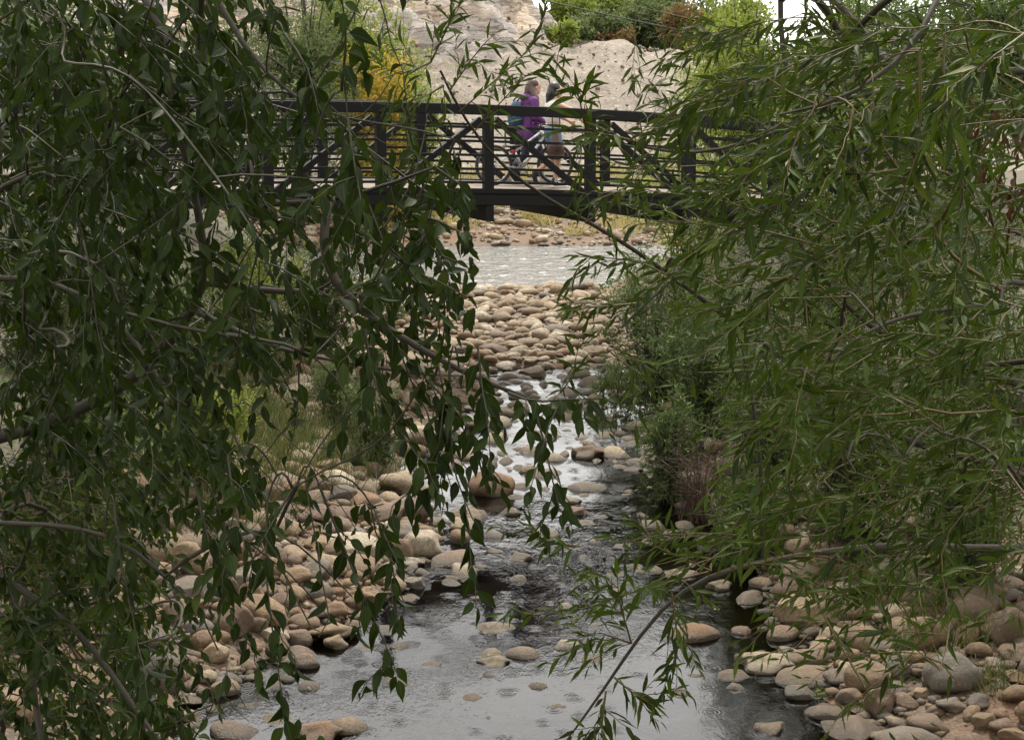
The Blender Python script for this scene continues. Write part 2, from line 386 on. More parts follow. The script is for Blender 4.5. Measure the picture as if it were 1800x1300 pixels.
EL = [pix_ground(x, y) for x, y in ((300, 1300), (330, 1245), (490, 1180), (585, 1130), (655, 1080), (715, 1040), (765, 985), (780, 930), (725, 885), (690, 835), (715, 790), (835, 735), (875, 690), (895, 640), (905, 600), (908, 560))]
ER = [pix_ground(x, y) for x, y in ((1500, 1300), (1390, 1210), (1350, 1120), (1345, 1050), (1330, 990), (1330, 930), (1230, 880), (1185, 800), (1150, 740), (1135, 700), (1075, 655), (1030, 625), (985, 600), (915, 560))]
EL = np.array(EL); ER = np.array(ER)
def xl(y): return np.interp(y, EL[:, 1], EL[:, 0])
def xr(y): return np.interp(y, ER[:, 1], ER[:, 0])

def fbm(x, y, s, seed=0.0, octv=4):
    out = np.zeros_like(x, dtype=float); a = 1.0
    for k in range(octv):
        q = s * 2 ** k; ph = seed + 13.7 * k
        out += a * (np.sin(x * q * 1.0 + ph + 1.7 * np.sin(y * q * 0.7 + ph)) * np.cos(y * q * 1.1 - ph * 1.3 + 1.3 * np.sin(x * q * 0.6 - ph)))
        a *= 0.5
    return out

RIV0, RIV1 = 41.5, 50.5
def smooth(a, b, x): t = np.clip((x - a) / (b - a), 0, 1); return t * t * (3 - 2 * t)

def H(x, y):
    x = np.asarray(x, float); y = np.asarray(y, float)
    l, r = xl(y), xr(y)
    dl, dr = l - x, x - r                         # positive outside the water
    inside = np.minimum(-dl, -dr)
    bed = -0.04 - 0.11 * smooth(0, 0.9, inside) + 0.03 * fbm(x, y, 3.1)
    gl = 0.27 * np.clip(dl, 0, 2.6) + 0.42 * np.clip(dl - 2.6, 0, 4.2) + 0.05 * np.clip(dl - 6.8, 0, 60)
    gr = 0.20 * np.clip(dr, 0, 2.2) + 0.50 * np.clip(dr - 2.2, 0, 4.6) + 0.04 * np.clip(dr - 6.8, 0, 60)
    far = smooth(24, 30, y)                       # the open bar under the bridge is flatter
    gl = gl * (1 - far) + far * (0.05 * np.clip(dl, 0, 3.0) + 0.5 * np.clip(dl - 3.0, 0, 5.0) + 0.03 * np.clip(dl - 8, 0, 60))
    gr = gr * (1 - far) + far * (0.05 * np.clip(dr, 0, 1.6) + 0.5 * np.clip(dr - 1.6, 0, 5.0) + 0.03 * np.clip(dr - 6.6, 0, 60))
    gr = gr + 0.42 * smooth(0.02, 0.38, dr) * smooth(15.8, 17.0, y) * (1 - smooth(23, 26, y))
    bank = np.where(dl > 0, gl, gr) + 0.045 * fbm(x, y, 1.4, 2.0)
    z = np.where(inside > 0, bed, bank - 0.05)
    bar = 0.06 + 0.12 * smooth(29, 36, y) + 0.05 * fbm(x, y, 0.8, 4.0)
    z = np.where((y > 29), np.maximum(z, bar), z)
    # river beyond the bar, then the far bank
    k = y - 0.05 * x
    rv = smooth(RIV0 - 3.5, RIV0 + 0.6, k)
    z = z * (1 - rv) + (-0.5) * rv
    fb = np.clip((k - (RIV1 - 0.6)) * 0.18, 0, 1.6) + 0.05 * fbm(x, y, 0.7, 1.0)
    z = np.where(k > RIV1 - 3.0, np.maximum(z, -0.5 + fb * 1.0 + 0.45 * smooth(RIV1 - 1.5, RIV1, k)), z)
    # embankment the viewer stands on
    e = np.interp(y, [-80, 1.5, 4, 6, 8, 10, 11.6], [3.25, 3.2, 2.55, 1.8, 1.0, 0.25, -0.4])
    near = 1 - smooth(10.5, 12.0, y)
    z = z * (1 - near) + near * np.maximum(e, np.minimum(z, e + 1.0))
    return z

def grid_mesh(name, xs, ys, fn, mat, kind='structure', parent=None, extra=None):
    X, Y = np.meshgrid(xs, ys); Z = fn(X, Y)
    V = np.stack([X, Y, Z], -1).reshape(-1, 3); nx, ny = len(xs), len(ys)
    i = np.arange(ny - 1)[:, None] * nx + np.arange(nx - 1)[None]
    F = np.stack([i, i + 1, i + nx + 1, i + nx], -1).reshape(-1, 4)
    at_ = {k: f(X, Y, Z).ravel() for k, f in (extra or {}).items()}
    o = mesh_np(name, V, F, mat, parent, True, at_); o["kind"] = kind
    return o

xs = np.concatenate([[-400, -200, -100, -60, -40, -28, -20, -15], np.arange(-12, 12.01, 0.14), [15, 20, 28, 40, 60, 100, 200, 400]])
ys = np.concatenate([[-80, -30, -10, -3, 0, 1.5, 3, 4.5, 6, 7, 8, 9, 10], np.arange(10.4, 30, 0.15), np.arange(30, 60, 0.4), [64, 70, 80, 100, 140, 220, 400, 900]])
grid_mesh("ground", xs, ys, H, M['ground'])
flat = lambda z0: (lambda X, Y: np.full_like(X, z0))
grid_mesh("creek_water", np.linspace(-9, 9, 10), np.linspace(10.8, 37.0, 14), flat(0.0), M['creek'])
grid_mesh("river_water", np.linspace(-90, 90, 20), np.linspace(37.2, 56.0, 12), flat(-0.002), M['river'])

# hillside: grey gravel slope with a tan rock outcrop rising on one side
def hill_parts(X, Y):
    crest = np.interp(X, [-60, -14, -6, -2.5, 0.5, 2.6, 8, 20, 60], [16, 14.5, 12.5, 10.2, 8.0, 6.4, 5.8, 5.2, 6.0])
    foot = 60.5 + 0.6 * np.sin(X * 0.35); top = np.interp(X, [-10, 0, 4, 20], [82, 77, 72, 72])
    t = smooth(foot, top, Y) * 0.35 + 0.65 * np.clip((Y - foot) / (top - foot), 0, 1)
    z = 1.0 + (crest - 1.0) * t
    line = np.interp(X, [-40, -9, -4, 0, 2.7, 3.2], [1.5, 3.2, 4.6, 5.6, 6.2, 99])   # rock shows above this height
    rock = np.clip((z - line) * 1.6 + 0.5 * fbm(X, Y, 0.9, 3.0), 0, 1)
    return z, rock
def hill_z(X, Y):
    z, rock = hill_parts(X, Y)
    q = X * 0.55 + z * 0.9
    strata = np.abs(np.sin(q * 1.9 + 0.8 * fbm(X, Y, 0.5, 7.0))) + 0.5 * np.abs(np.sin(q * 5.3 + fbm(X, Y, 1.1, 2.0)))
    if np.ndim(X) == 2:
        rf = np.zeros_like(z)
        for idx in np.argwhere((np.abs(X) < 14) & (Y < 85)):
            i, j = idx; p = Vector((X[i, j] * 0.55 + z[i, j] * 0.4, Y[i, j] * 0.22, z[i, j] * 0.9))
            d_, _ = mnoise.voronoi(p); rf[i, j] = 1.1 * (d_[1] - d_[0]) + 0.35 * mnoise.fractal(p * 3.0, 0.8, 2.0, 4)
        z = z + rock * (rf - 0.3) + (1 - rock) * 0.12 * rf
    z = z + rock * (0.55 * strata + 0.35 * fbm(X, Y, 0.8, 5.0, 5) - 0.3)
    return z + (1 - rock) * (0.06 * fbm(X, Y, 1.9, 1.0) - 0.30 * np.abs(np.sin(X * 0.9 + 0.5 * fbm(X, Y, 0.35, 2.0))) ** 6 + 0.14 * fbm(X, Y * 0.4, 0.8, 8.0))
hx = np.concatenate([[-400, -200, -110, -60, -40, -30, -22, -17], np.arange(-13, 13.01, 0.16), [16, 20, 26, 34, 45, 60, 110, 200, 400]])
hy = np.concatenate([np.arange(59.5, 84, 0.16), [86, 90, 100, 130, 200, 400]])
grid_mesh("hillside", hx, hy, hill_z, M['hill'], extra={"rock": lambda X, Y, Z: hill_parts(X, Y)[1]})

# ------------------------------------------------------------------ stones
def ico(sub):
    bm = bmesh.new(); bmesh.ops.create_icosphere(bm, subdivisions=sub, radius=1.0)
    bm.verts.ensure_lookup_table()
    v = np.array([x.co[:] for x in bm.verts]); f = np.array([[y.index for y in q.verts] for q in bm.faces]); bm.free()
    return v, f

def rock_shape(sub, seed, angular=0.5):
    g = np.random.default_rng(seed); v, f = ico(sub); n = v.copy()
    for _ in range(int(5 + 6 * angular)):                       # worn flat sides
        d = g.normal(size=3); d /= np.linalg.norm(d); lim = g.uniform(0.70, 0.95) - 0.10 * angular
        s = n @ d; over = np.maximum(s - lim, 0); n = n - d * (over * (0.45 + 0.45 * angular))[:, None]
    for k in range(7):
        d = g.normal(size=3) * g.uniform(1.0, 3.4); n = n * (1 + (0.032 + 0.012 * angular) * np.sin(v @ d + g.uniform(0, 6)))[:, None]
    n *= np.array([1.0, g.uniform(0.68, 0.92), g.uniform(0.50, 0.72)])
    ext = np.abs(n).max(0); return n / ext * np.array([1, ext[1] / ext[0], ext[2] / ext[0]]), f   # half-length 1 in x

ROCKS = [rock_shape(4, 100 + i, (0.25, 0.55, 0.8, 0.4, 1.2, 0.7)[i % 6]) for i in range(12)]
ROCKS_LO = [rock_shape(2, 300 + i, 0.35 + 0.09 * i) for i in range(8)]
ROCKS_XS = [rock_shape(1, 340 + i, 0.3 + 0.08 * i) for i in range(8)]
ROCK_ME = []
for i, (v, f) in enumerate(ROCKS):
    o = mesh_np("stone_shape", v, f, M['stone'], attrs={"rnd": np.zeros(len(v))}); ROCK_ME.append(o.data); bpy.data.objects.remove(o)

def hit_ground(px, py):
    cp, sp = math.cos(PITCH), math.sin(PITCH)
    a, b = (px - 900.0) / FPX, (650.0 - py) / FPX
    d = np.array([a, cp + b * sp, -sp + b * cp])
    t = np.arange(10.0, 75.0, 0.03); P = EYE + d * t[:, None]
    below = P[:, 2] < np.maximum(H(P[:, 0], P[:, 1]), -0.02)
    k = int(np.argmax(below)); return P[k]

placed = []          # (x, y, radius) of every stone
stone_objs = 0
# rnd codes of the colour ramp: tan .05, brown .16, pale .30, redbrown .44, grey .56, ochre .66, rust .78, darkgrey .88, cream .98
def put_stone(name, x, y, zc, a, ratio, mesh_i, yaw, tilt=(0, 0), label=None, group=None, cat="stone", tone=0.0):
    o = bpy.data.objects.new(name, ROCK_ME[mesh_i]); COL.objects.link(o)
    v = ROCKS[mesh_i][0]; hz = np.abs(v[:, 2]).max()
    o.location = (x, y, zc); o.scale = (a, a * 1.0, a * ratio / hz); o.rotation_euler = (tilt[0], tilt[1], yaw)
    o["tone"] = float(tone); tag(o, label, cat, group); return o
TONES = {"tan": 0.01, "brown": 0.14, "pale": 0.28, "reddish": 0.40, "grey": 0.50, "ochre": 0.60, "rusty": 0.70, "dark grey": 0.80, "light tan": 0.88, "cream": 0.985}
TN = list(TONES)

BOULDERS = [
 # cx, cy, w, h, colour-free look, label
 (705, 848, 84, 58, "boulder", "large pale round-topped boulder lying on the bar of stones that crosses the creek"),
 (863, 850, 86, 58, "boulder", "rusty brown boulder at the end of the stone bar, facing the open water"),
 (745, 960, 84, 62, "boulder", "biggest pale boulder standing at the water's edge beside a smaller round stone"),
 (709, 967, 46, 42, "stone", "round tan stone touching the biggest pale boulder at the water's edge"),
 (717, 897, 88, 46, "boulder", "flat-topped brown boulder with a crack along its middle"),
 (1035, 793, 68, 38, "rock", "dark triangular rock standing alone in the bright water"),
 (1218, 1113, 102, 48, "boulder", "orange flat-bottomed boulder in the dark water off the willow bank"),
 (1415, 1078, 116, 66, "boulder", "large brown and cream boulder at the waterline below the willow limb"),
 (1622, 1120, 100, 76, "boulder", "large tan boulder with a rusty face on the willow bank"),
 (1708, 1078, 84, 66, "boulder", "purple-brown boulder next to the grass tuft on the willow bank"),
 (1775, 1105, 72, 84, "boulder", "rough pitted boulder cut by the picture edge on the willow bank"),
 (1678, 1187, 116, 80, "boulder", "big smooth grey egg-shaped boulder on the willow bank"),
 (1630, 1277, 92, 46, "boulder", "oblong brown boulder below the grey egg-shaped one"),
 (1550, 1233, 62, 72, "boulder", "upright purplish boulder at the corner of the willow bank"),
 (1348, 1168, 122, 42, "rock", "long pale flat rock lying half in the water by the willow bank"),
 (1288, 1185, 68, 32, "stone", "tan wet stone in front of the long pale flat rock"),
 (1350, 1279, 72, 36, "stone", "mossy stone with a wet rim alone in the water at the bottom"),
 (868, 1160, 70, 34, "stone", "flat oval stone with a dark wet foot in the middle of the pool"),
 (857, 1185, 36, 22, "stone", "small dark stone leaning on the oval stone in the pool"),
 (762, 1166, 46, 22, "stone", "low mossy stone in the pool nearer the cobble bank"),
 (971, 1242, 66, 24, "stone", "long low stone with green moss in the lower pool"),
 (1183, 1252, 34, 18, "stone", "little dark pointed stone in the lower pool"),
 (557, 1283, 112, 56, "boulder", "big orange-tan boulder at the lower edge of the picture beside the pool"),
 (412, 1288, 96, 40, "boulder", "rough brown boulder at the lower edge under the hanging leaves"),
 (409, 1097, 78, 66, "boulder", "round reddish-brown boulder upright in the middle of the cobble bank"),
 (340, 1042, 100, 44, "boulder", "long grey-tan boulder on the sand of the cobble bank"),
 (335, 985, 80, 70, "boulder", "tall pale boulder behind the long grey-tan one"),
 (630, 962, 124, 42, "rock", "wide pale slab of rock undercut by a dark gap"),
 (604, 802, 66, 50, "boulder", "grey-brown boulder at the inlet beside the light green grass"),
 (740, 774, 74, 40, "boulder", "mottled brown boulder at the mouth of the inlet"),
 (1247, 946, 48, 34, "stone", "pale ball-shaped stone in the shadow of the willow bank"),
 (1285, 912, 64, 38, "boulder", "grey-brown boulder below the dark gap in the willow bank"),
 (1316, 946, 66, 30, "stone", "flat brown stone next to the pale ball-shaped stone"),
 (1266, 1027, 52, 32, "stone", "domed tan stone under the horizontal willow limb"),
 (1500, 1010, 76, 36, "boulder", "sloping tan boulder directly under the willow limb"),
 (1033, 857, 78, 24, "rock", "flat-topped brown rock like a step in the water"),
 (838, 1050, 68, 20, "rock", "thin tilted slab of rock above the dark water"),
 (1150, 805, 58, 26, "stone", "reddish flat stone at the foot of the willow bank"),
 (1112, 823, 54, 18, "stone", "flat brown disc-like stone in the bright water"),
 (1045, 700, 46, 24, "stone", "ochre stone with its neighbour in the narrow stream"),
 (1030, 687, 58, 18, "stone", "flat dark stone behind the ochre one in the narrow stream"),
 (395, 1194, 48, 22, "stone", "smooth grey flat stone on the rusty sand"),
 (50, 620, 90, 70, "rock", "big grey rock glimpsed through the leaves on the high bank"),
 (275, 1190, 100, 100, "rock", "tall dark earth-stained rock under the hanging leaves"),
]
SHORT = ['pale bar boulder|pale', 'rusty bar boulder|rusty', 'biggest pale boulder|cream', "round edge stone|tan", 'cracked brown boulder|brown', 'triangular rock|brown', 'orange boulder|rusty', 'brown and cream boulder|light tan', 'rusty-faced tan boulder|tan', 'purple-brown boulder|reddish', 'rough pitted boulder|brown', 'grey egg-shaped boulder|grey', 'oblong brown boulder|brown', 'upright purplish boulder|reddish', 'long pale flat rock|pale', 'tan wet stone|tan', 'mossy stone at the bottom|ochre', 'oval pool stone|light tan', 'small leaning pool stone|dark grey', 'low mossy pool stone|ochre', 'long low mossy stone|ochre', 'dark pointed stone|dark grey', 'big orange-tan boulder|rusty', 'rough brown boulder|brown', 'round reddish-brown boulder|reddish', 'long grey-tan boulder|grey', 'tall pale boulder|light tan', 'wide pale slab|cream', 'grey-brown inlet boulder|grey', 'mottled inlet boulder|brown', 'pale ball-shaped stone|cream', 'grey-brown boulder by the gap|dark grey', 'flat brown neighbour stone|brown', 'domed tan stone|tan', 'sloping tan boulder|tan', 'flat-topped step rock|brown', 'thin tilted slab|ochre', 'reddish flat stone|reddish', 'flat disc-like stone|brown', 'ochre stream stone|ochre', 'flat dark stream stone|dark grey', 'flat grey stone on the sand|grey', 'big grey rock|grey', 'tall dark rock|dark grey']
MINOR = [(520,1125,62,36),(590,1130,46,36),(536,1098,58,32),(540,1165,54,32),(440,1240,46,22),(335,1260,46,32),(397,1035,46,46),(446,1046,58,46),(422,972,46,50),(476,982,58,48),
 (600,870,62,36),(563,855,46,32),(641,866,52,36),(665,790,52,26),(860,812,30,24),(1077,663,36,20),(1090,680,52,26),(928,623,32,20),(933,635,40,14),(908,610,36,13),(867,615,50,22),(977,716,32,32),
 (767,723,40,26),(752,743,42,22),(833,746,36,24),(1108,780,44,18),(1140,786,32,18),(1150,768,36,22),(1000,786,22,14),(912,820,30,20),(917,853,40,20),(1003,878,42,24),(1012,897,52,26),(1030,918,42,20),
 (823,903,68,36),(897,898,42,26),(795,1016,40,18),(843,994,42,18),(868,968,46,18),(915,978,48,26),(720,929,58,32),(693,1032,42,32),(728,1026,46,30),(725,990,52,22),(622,1016,46,28),(677,1020,42,26),
 (1364,928,28,18),(1357,954,22,18),(1537,1078,46,28),(1484,1043,72,38),(1467,1120,66,40),(1497,1153,48,28),(1577,1180,62,52),(1582,1157,46,32),(1642,1167,48,34),(1672,1241,60,30),(1644,1254,44,24),(1620,1220,34,24),
 (1731,1270,52,36),(1764,1280,58,36),(1484,1193,78,32),(1407,1222,64,30),(1490,1227,58,34),(1554,1295,52,32),(1714,1143,42,20),(1748,1173,44,20),(1781,1188,38,18),(1763,1212,34,18),(1195,1008,72,28),
 (480,1000,50,40),(560,1040,56,40),(500,1060,50,36),(590,1075,50,32),(450,1100,44,30),(500,930,60,36),(560,905,70,40),(640,905,60,36),(430,900,60,46),(390,930,56,50),(300,920,60,50),(600,925,50,30),
 (360,1130,60,40),(300,1080,60,40),(450,1160,44,28),(640,1085,42,26),(660,1055,50,28),(590,1045,40,24),(820,655,30,18),(780,690,34,20),(1095,960,44,22),(1140,950,34,20),(1180,935,36,22),(1120,995,44,20),(1085,1010,50,20),
 (560,770,60,36),(650,825,56,30),(520,860,60,40),(480,870,50,40),(530,810,54,38)]

def zone(x, y):
    if y > 47: return "sunlit cobble on the far bank across the river", "cobbles on the far bank of the river"
    if y > 25.5: return "pale rounded cobble on the stony bar underneath the footbridge", "cobbles on the bar under the footbridge"
    if x < xl(y) + 0.1: return "rounded brown cobble on the bank below the broad-leaved tree", "cobbles on the bank below the broad-leaved tree"
    if x > xr(y) - 0.1: return "rounded cobble on the bank below the narrow-leaved willow", "cobbles on the bank below the willow"
    return "low cobble standing in the creek water", "cobbles standing in the creek water"

srng = np.random.default_rng(5)
ANCH = []
def pick_tone(y, n):  # dimmer light near the viewer and brighter light on the bar, put into stone colours
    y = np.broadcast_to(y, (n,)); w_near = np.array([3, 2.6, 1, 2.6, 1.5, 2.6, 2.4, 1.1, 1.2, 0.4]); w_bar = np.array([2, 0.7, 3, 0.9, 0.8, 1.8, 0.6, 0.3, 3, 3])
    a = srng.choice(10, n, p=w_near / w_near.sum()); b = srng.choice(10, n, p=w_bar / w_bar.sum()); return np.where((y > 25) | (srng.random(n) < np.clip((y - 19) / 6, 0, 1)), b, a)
def photo_stone(cx, cy, w, h, name, label, group, tone=0.0):
    P = hit_ground(cx, cy + h * 0.40); D = P[1]
    a = w / FPX * D / 2 * 1.04; hz = h / FPX * D / 2
    x, y = P[0], P[1] + a * 0.55
    g = max(H(x, y), -0.10)
    zc = max(g, H(x, P[1])) + hz * 0.55
    # keep the seen centre where the photograph has it
    cpt = at(cx, cy, y); zc = 0.5 * zc + 0.5 * cpt[2] if abs(cpt[2] - zc) < 0.6 * hz + 0.1 else zc
    i = int(srng.integers(0, 12))
    if "triangular" in (label or "") or "pointed" in (label or ""): i = 4
    put_stone(name, cpt[0], y, zc, a, hz / a * 1.12, i, srng.uniform(-0.35, 0.35) + (math.pi if srng.random() < .5 else 0), srng.normal(0, 0.07, 2), label, group, name, tone)
    placed.append((x, y, a * 0.9)); return x, y
for (cx, cy, w, h, nm, lab), sh_ in zip(BOULDERS, SHORT):
    nick, tn = sh_.split("|"); x_, y_ = photo_stone(cx, cy, w, h, nm, lab, "boulders and single stones of the creek", TONES[tn]); ANCH.append((nick, x_, y_))
COUNT = {}
def cobble_label(x, y, tn, a):
    """places a cobble by the boulder it lies closest to; the running number counts outwards from that boulder"""
    if y > 25.5: return None
    nick, ax, ay = min(ANCH, key=lambda q: (q[1] - x) ** 2 + (q[2] - y) ** 2); dx, dy = x - ax, y - ay
    if abs(dy) > abs(dx): rel = "on the bridge side of" if dy > 0 else "on the viewer's side of"
    else: rel = ("towards the creek from" if (dx > 0) == (x < 0.5 * (xl(y) + xr(y))) else "towards the bank from")
    return nick, rel
todo = []
for cx, cy, w, h in MINOR:
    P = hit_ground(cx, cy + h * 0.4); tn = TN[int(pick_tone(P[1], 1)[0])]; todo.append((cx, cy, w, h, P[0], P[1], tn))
ORD = ["", "second ", "third ", "fourth ", "fifth ", "sixth ", "seventh ", "eighth ", "ninth ", "tenth "]
def numbered(items):
    """items: (x, y, tone, size) -> labels, each its own"""
    order_ = sorted(range(len(items)), key=lambda i: min((q[1] - items[i][0]) ** 2 + (q[2] - items[i][1]) ** 2 for q in ANCH)); out = [None] * len(items)
    for i in order_:
        x, y, tn, a = items[i]; r_ = cobble_label(x, y, tn, a)
        if r_ is None: continue
        sz = "big" if a > 0.16 else "small" if a < 0.105 else "middling"
        key = (sz, tn) + r_; k = COUNT.get(key, 0); COUNT[key] = k + 1
        out[i] = f"{ORD[min(k, 9)]}{sz} {tn} cobble {r_[1]} the {r_[0]}"
    return out
n_single = len(placed)

# the other cobbles: thrown without overlap, largest first
cell = {}
def cellkey(x, y): return (int(math.floor(x / 0.6)), int(math.floor(y / 0.6)))
def free(x, y, r, k):
    cx, cy = cellkey(x, y)
    for i in (-1, 0, 1):
        for j in (-1, 0, 1):
            for (a, b, c) in cell.get((cx + i, cy + j), ()):
                if (a - x) ** 2 + (b - y) ** 2 < (k * (c + r)) ** 2: return False
    return True
for q in todo: placed.append((q[4], q[5] + 0.1, q[2] / FPX * q[5] / 2 * 0.9))
for p in placed: cell.setdefault(cellkey(p[0], p[1]), []).append(p)
cands = []
for size0, size1, tries in ((0.19, 0.28, 1800), (0.13, 0.19, 4500), (0.085, 0.13, 9000), (0.05, 0.085, 15000)):
    for _ in range(tries):
        u = srng.random()
        if u < 0.42: y = srng.uniform(11.8, 25)
        elif u < 0.84: y = srng.uniform(25, 41.3)
        else: y = srng.uniform(50.4, 57)
        half = y * 0.32 + 0.5
        x = srng.uniform(-half, half)
        l, r_ = float(xl(y)), float(xr(y)); a = srng.uniform(size0, size1)
        if y < 25:
            if l < x < r_:
                if srng.random() > 0.05 + 0.05 * (y > 17.0) + 0.34 * (y > 21.5) + 0.3 * math.exp(-(x - l) / 0.25) + 0.08 * math.exp(-(r_ - x) / 0.25): continue
            elif x <= l:
                if l - x > 3.4 + srng.normal(0, 0.4): continue
            else:
                lim = np.interp(y, [11, 15, 17, 19, 25], [4.2, 2.6, 0.9, 0.5, 0.35])
                if x - r_ > lim + srng.normal(0, 0.2): continue
        elif y < 42:
            if x > r_ + 1.7 + srng.normal(0, 0.3) or x < l - 3.6: continue
        if not free(x, y, a, 0.62 if a > 0.085 else 0.5): continue
        cell.setdefault(cellkey(x, y), []).append((x, y, a)); cands.append((x, y, a, srng.random()))
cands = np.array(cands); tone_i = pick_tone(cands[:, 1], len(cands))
zz = H(cands[:, 0], cands[:, 1])
wet_ = (zz < -0.03) & (cands[:, 2] > 0.085) & (cands[:, 1] < 30) & (srng.random(len(cands)) < 0.8)
wtop = cands[:, 2] * srng.uniform(0.15, 0.55, len(cands))
px, py, dep = project(np.stack([cands[:, 0], cands[:, 1], zz], 1))
seen = (px > 0) & (px < 1800) & (py > 330) & (py < 1310)
openv = ((px > 700) & (px < 1100)) | ((px > 480) & (py > 780) & (px < 1200)) | (py > 1000)
score = np.where(seen, cands[:, 2] / dep * np.where(openv, 1.0, 0.45) * np.where(zz < -0.12, 0.3, 1.0), 0)
order = np.argsort(-score); keep = order[:max(0, 300 - n_single - len(todo))].tolist()
items = [(q[4], q[5], q[6], q[2] / FPX * q[5] / 2) for q in todo] + [(cands[i, 0], cands[i, 1], TN[tone_i[i]], cands[i, 2]) for i in keep]
labs = numbered(items)
for q, lab in zip(todo, labs):
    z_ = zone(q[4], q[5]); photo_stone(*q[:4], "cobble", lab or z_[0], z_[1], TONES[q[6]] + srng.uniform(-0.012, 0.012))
klab = dict(zip(keep, labs[len(todo):]))
V, F, A, off = [], [], [], 0
for i, (x, y, a, rr) in enumerate(cands):
    z = zz[i]; yaw = srng.uniform(0, 6.28); ratio = srng.uniform(0.42, 0.68)
    if wet_[i]: ratio = (wtop[i] - z + 0.03) / 2 / a; z = (wtop[i] + z - 0.03) / 2 - a * ratio * 0.42
    if i in klab:
        lab, grp = zone(x, y); lab = klab[i] or lab
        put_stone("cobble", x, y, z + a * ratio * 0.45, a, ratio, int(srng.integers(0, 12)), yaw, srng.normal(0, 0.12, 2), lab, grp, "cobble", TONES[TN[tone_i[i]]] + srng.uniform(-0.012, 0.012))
    else:
        v, f = (ROCKS_LO if a > 0.10 and y < 42 else ROCKS_XS)[int(srng.integers(0, 8))]
        c, s = math.cos(yaw), math.sin(yaw); hz = np.abs(v[:, 2]).max()
        w = v * np.array([a, a, a * ratio / hz]); tl = srng.normal(0, 0.15)
        w = np.stack([w[:, 0] * c - w[:, 1] * s, w[:, 0] * s + w[:, 1] * c, w[:, 2] + tl * w[:, 0]], 1) + np.array([x, y, z + a * ratio * 0.4])
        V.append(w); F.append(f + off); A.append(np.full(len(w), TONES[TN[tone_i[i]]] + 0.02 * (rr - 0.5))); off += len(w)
o = mesh_np("cobbles", np.concatenate(V), np.concatenate(F), M['stone'], attrs={"rnd": np.concatenate(A)})
tag(o, "small mixed cobbles filling the gaps on the creek banks and the bar", "cobbles", kind="stuff")
# gravel: small angular pebbles on the banks
V, F, A, off = [], [], [], 0
pv, pf = rock_shape(1, 77, 0.5)
for _ in range(6000):
    y = srng.uniform(11.8, 24) if srng.random() < 0.7 else srng.uniform(24, 40)
    l, r_ = float(xl(y)), float(xr(y))
    x = l - abs(srng.normal(0, 1.6)) if srng.random() < 0.6 else r_ + abs(srng.normal(0, 1.2 if y < 15.5 else 0.3))
    a = srng.uniform(0.015, 0.045); z = float(H(x, y)); yaw = srng.uniform(0, 6.28); c, s = math.cos(yaw), math.sin(yaw)
    w = pv * a; w = np.stack([w[:, 0] * c - w[:, 1] * s, w[:, 0] * s + w[:, 1] * c, w[:, 2]], 1) + np.array([x, y, z + a * 0.25])
    V.append(w); F.append(pf + off); A.append(np.full(len(w), srng.random())); off += len(w)
o = mesh_np("gravel", np.concatenate(V), np.concatenate(F), M['stone'], attrs={"rnd": np.concatenate(A)})
tag(o, "fine brown gravel between the stones of the creek banks", "gravel", kind="stuff")

# ------------------------------------------------------------------ footbridge
YAW = R(23.0); U = np.array([math.cos(YAW), math.sin(YAW), 0]); W = np.array([-math.sin(YAW), math.cos(YAW), 0])
BAY, WID, HT = 1.73, 3.0, 1.29
B0 = at(858, 300, 26.3); B0[2] = 0
def ztop(k): return 4.50 - 0.065 * k - 0.0125 * k * k
def bp(k, w=0.0, z=0.0): return B0 + U * (k * BAY) + W * w + np.array([0, 0, z])
K0, K1 = -7, 5
br = empty("footbridge", bp(0, 1.5, 0)); tag(br, "long black steel truss footbridge with timber deck spanning the creek", "bridge")
inv = Matrix.Translation(br.location).inverted()
def brp(mb, name, mat, **k):
    o = mb.build(name, mat, br, **k); o.matrix_parent_inverse = inv; return o
UP = np.array([0, 0, 1.0]); ks = np.arange(K0, K1 + 0.01, 0.25)
def chord(w, zoff, ww, hh):
    m = MB(); v = []
    for k in ks:
        c = bp(k, w, ztop(k) + zoff)
        for a, b in ((-1, -1), (1, -1), (1, 1), (-1, 1)): v.append(c + W * a * ww / 2 + UP * b * hh / 2)
    n = len(ks); f = [[i * 4 + j, (i + 1) * 4 + j, (i + 1) * 4 + (j + 1) % 4, i * 4 + (j + 1) % 4] for i in range(n - 1) for j in range(4)]
    f += [[0, 1, 2, 3], [4 * n - 1, 4 * n - 2, 4 * n - 3, 4 * n - 4]]
    return m.add(v, f)
for w, inn in ((0.0, 1), (WID, -1)):
    brp(chord(w, -0.080, 0.15, 0.16), "top_chord", M['steel'], bevel=0.008)
    brp(chord(w, -HT - 0.14, 0.15, 0.20), "bottom_chord", M['steel'], bevel=0.008)
    brp(chord(w - 0.05 * inn, -HT - 0.03, 0.05, 0.10), "toe_plate", M['steel'])
    for k in range(K0, K1 + 1):
        m = MB().bar(bp(k, w, ztop(k) - 0.162), bp(k, w, ztop(k) - HT - 0.038), 0.13, 0.15, up=U); brp(m, "post", M['steel'], bevel=0.006)
    for k in range(K0, K1):
        a, b = (k + 1, k) if k < 0 else (k, k + 1)          # falls away from the middle post
        m = MB().bar(bp(a + (0.07 if b > a else -0.07), w, ztop(a) - 0.22), bp(b - (0.06 if b > a else -0.06), w, ztop(b) - HT - 0.02), 0.09, 0.10, up=W)
        brp(m, "diagonal", M['steel'], bevel=0.005)
    for j, dz in enumerate((0.345, 0.555, 0.765, 0.975, 1.18)):
        brp(chord(w - 0.048 * inn, -dz, 0.035, 0.04), "rail", M['steel'])
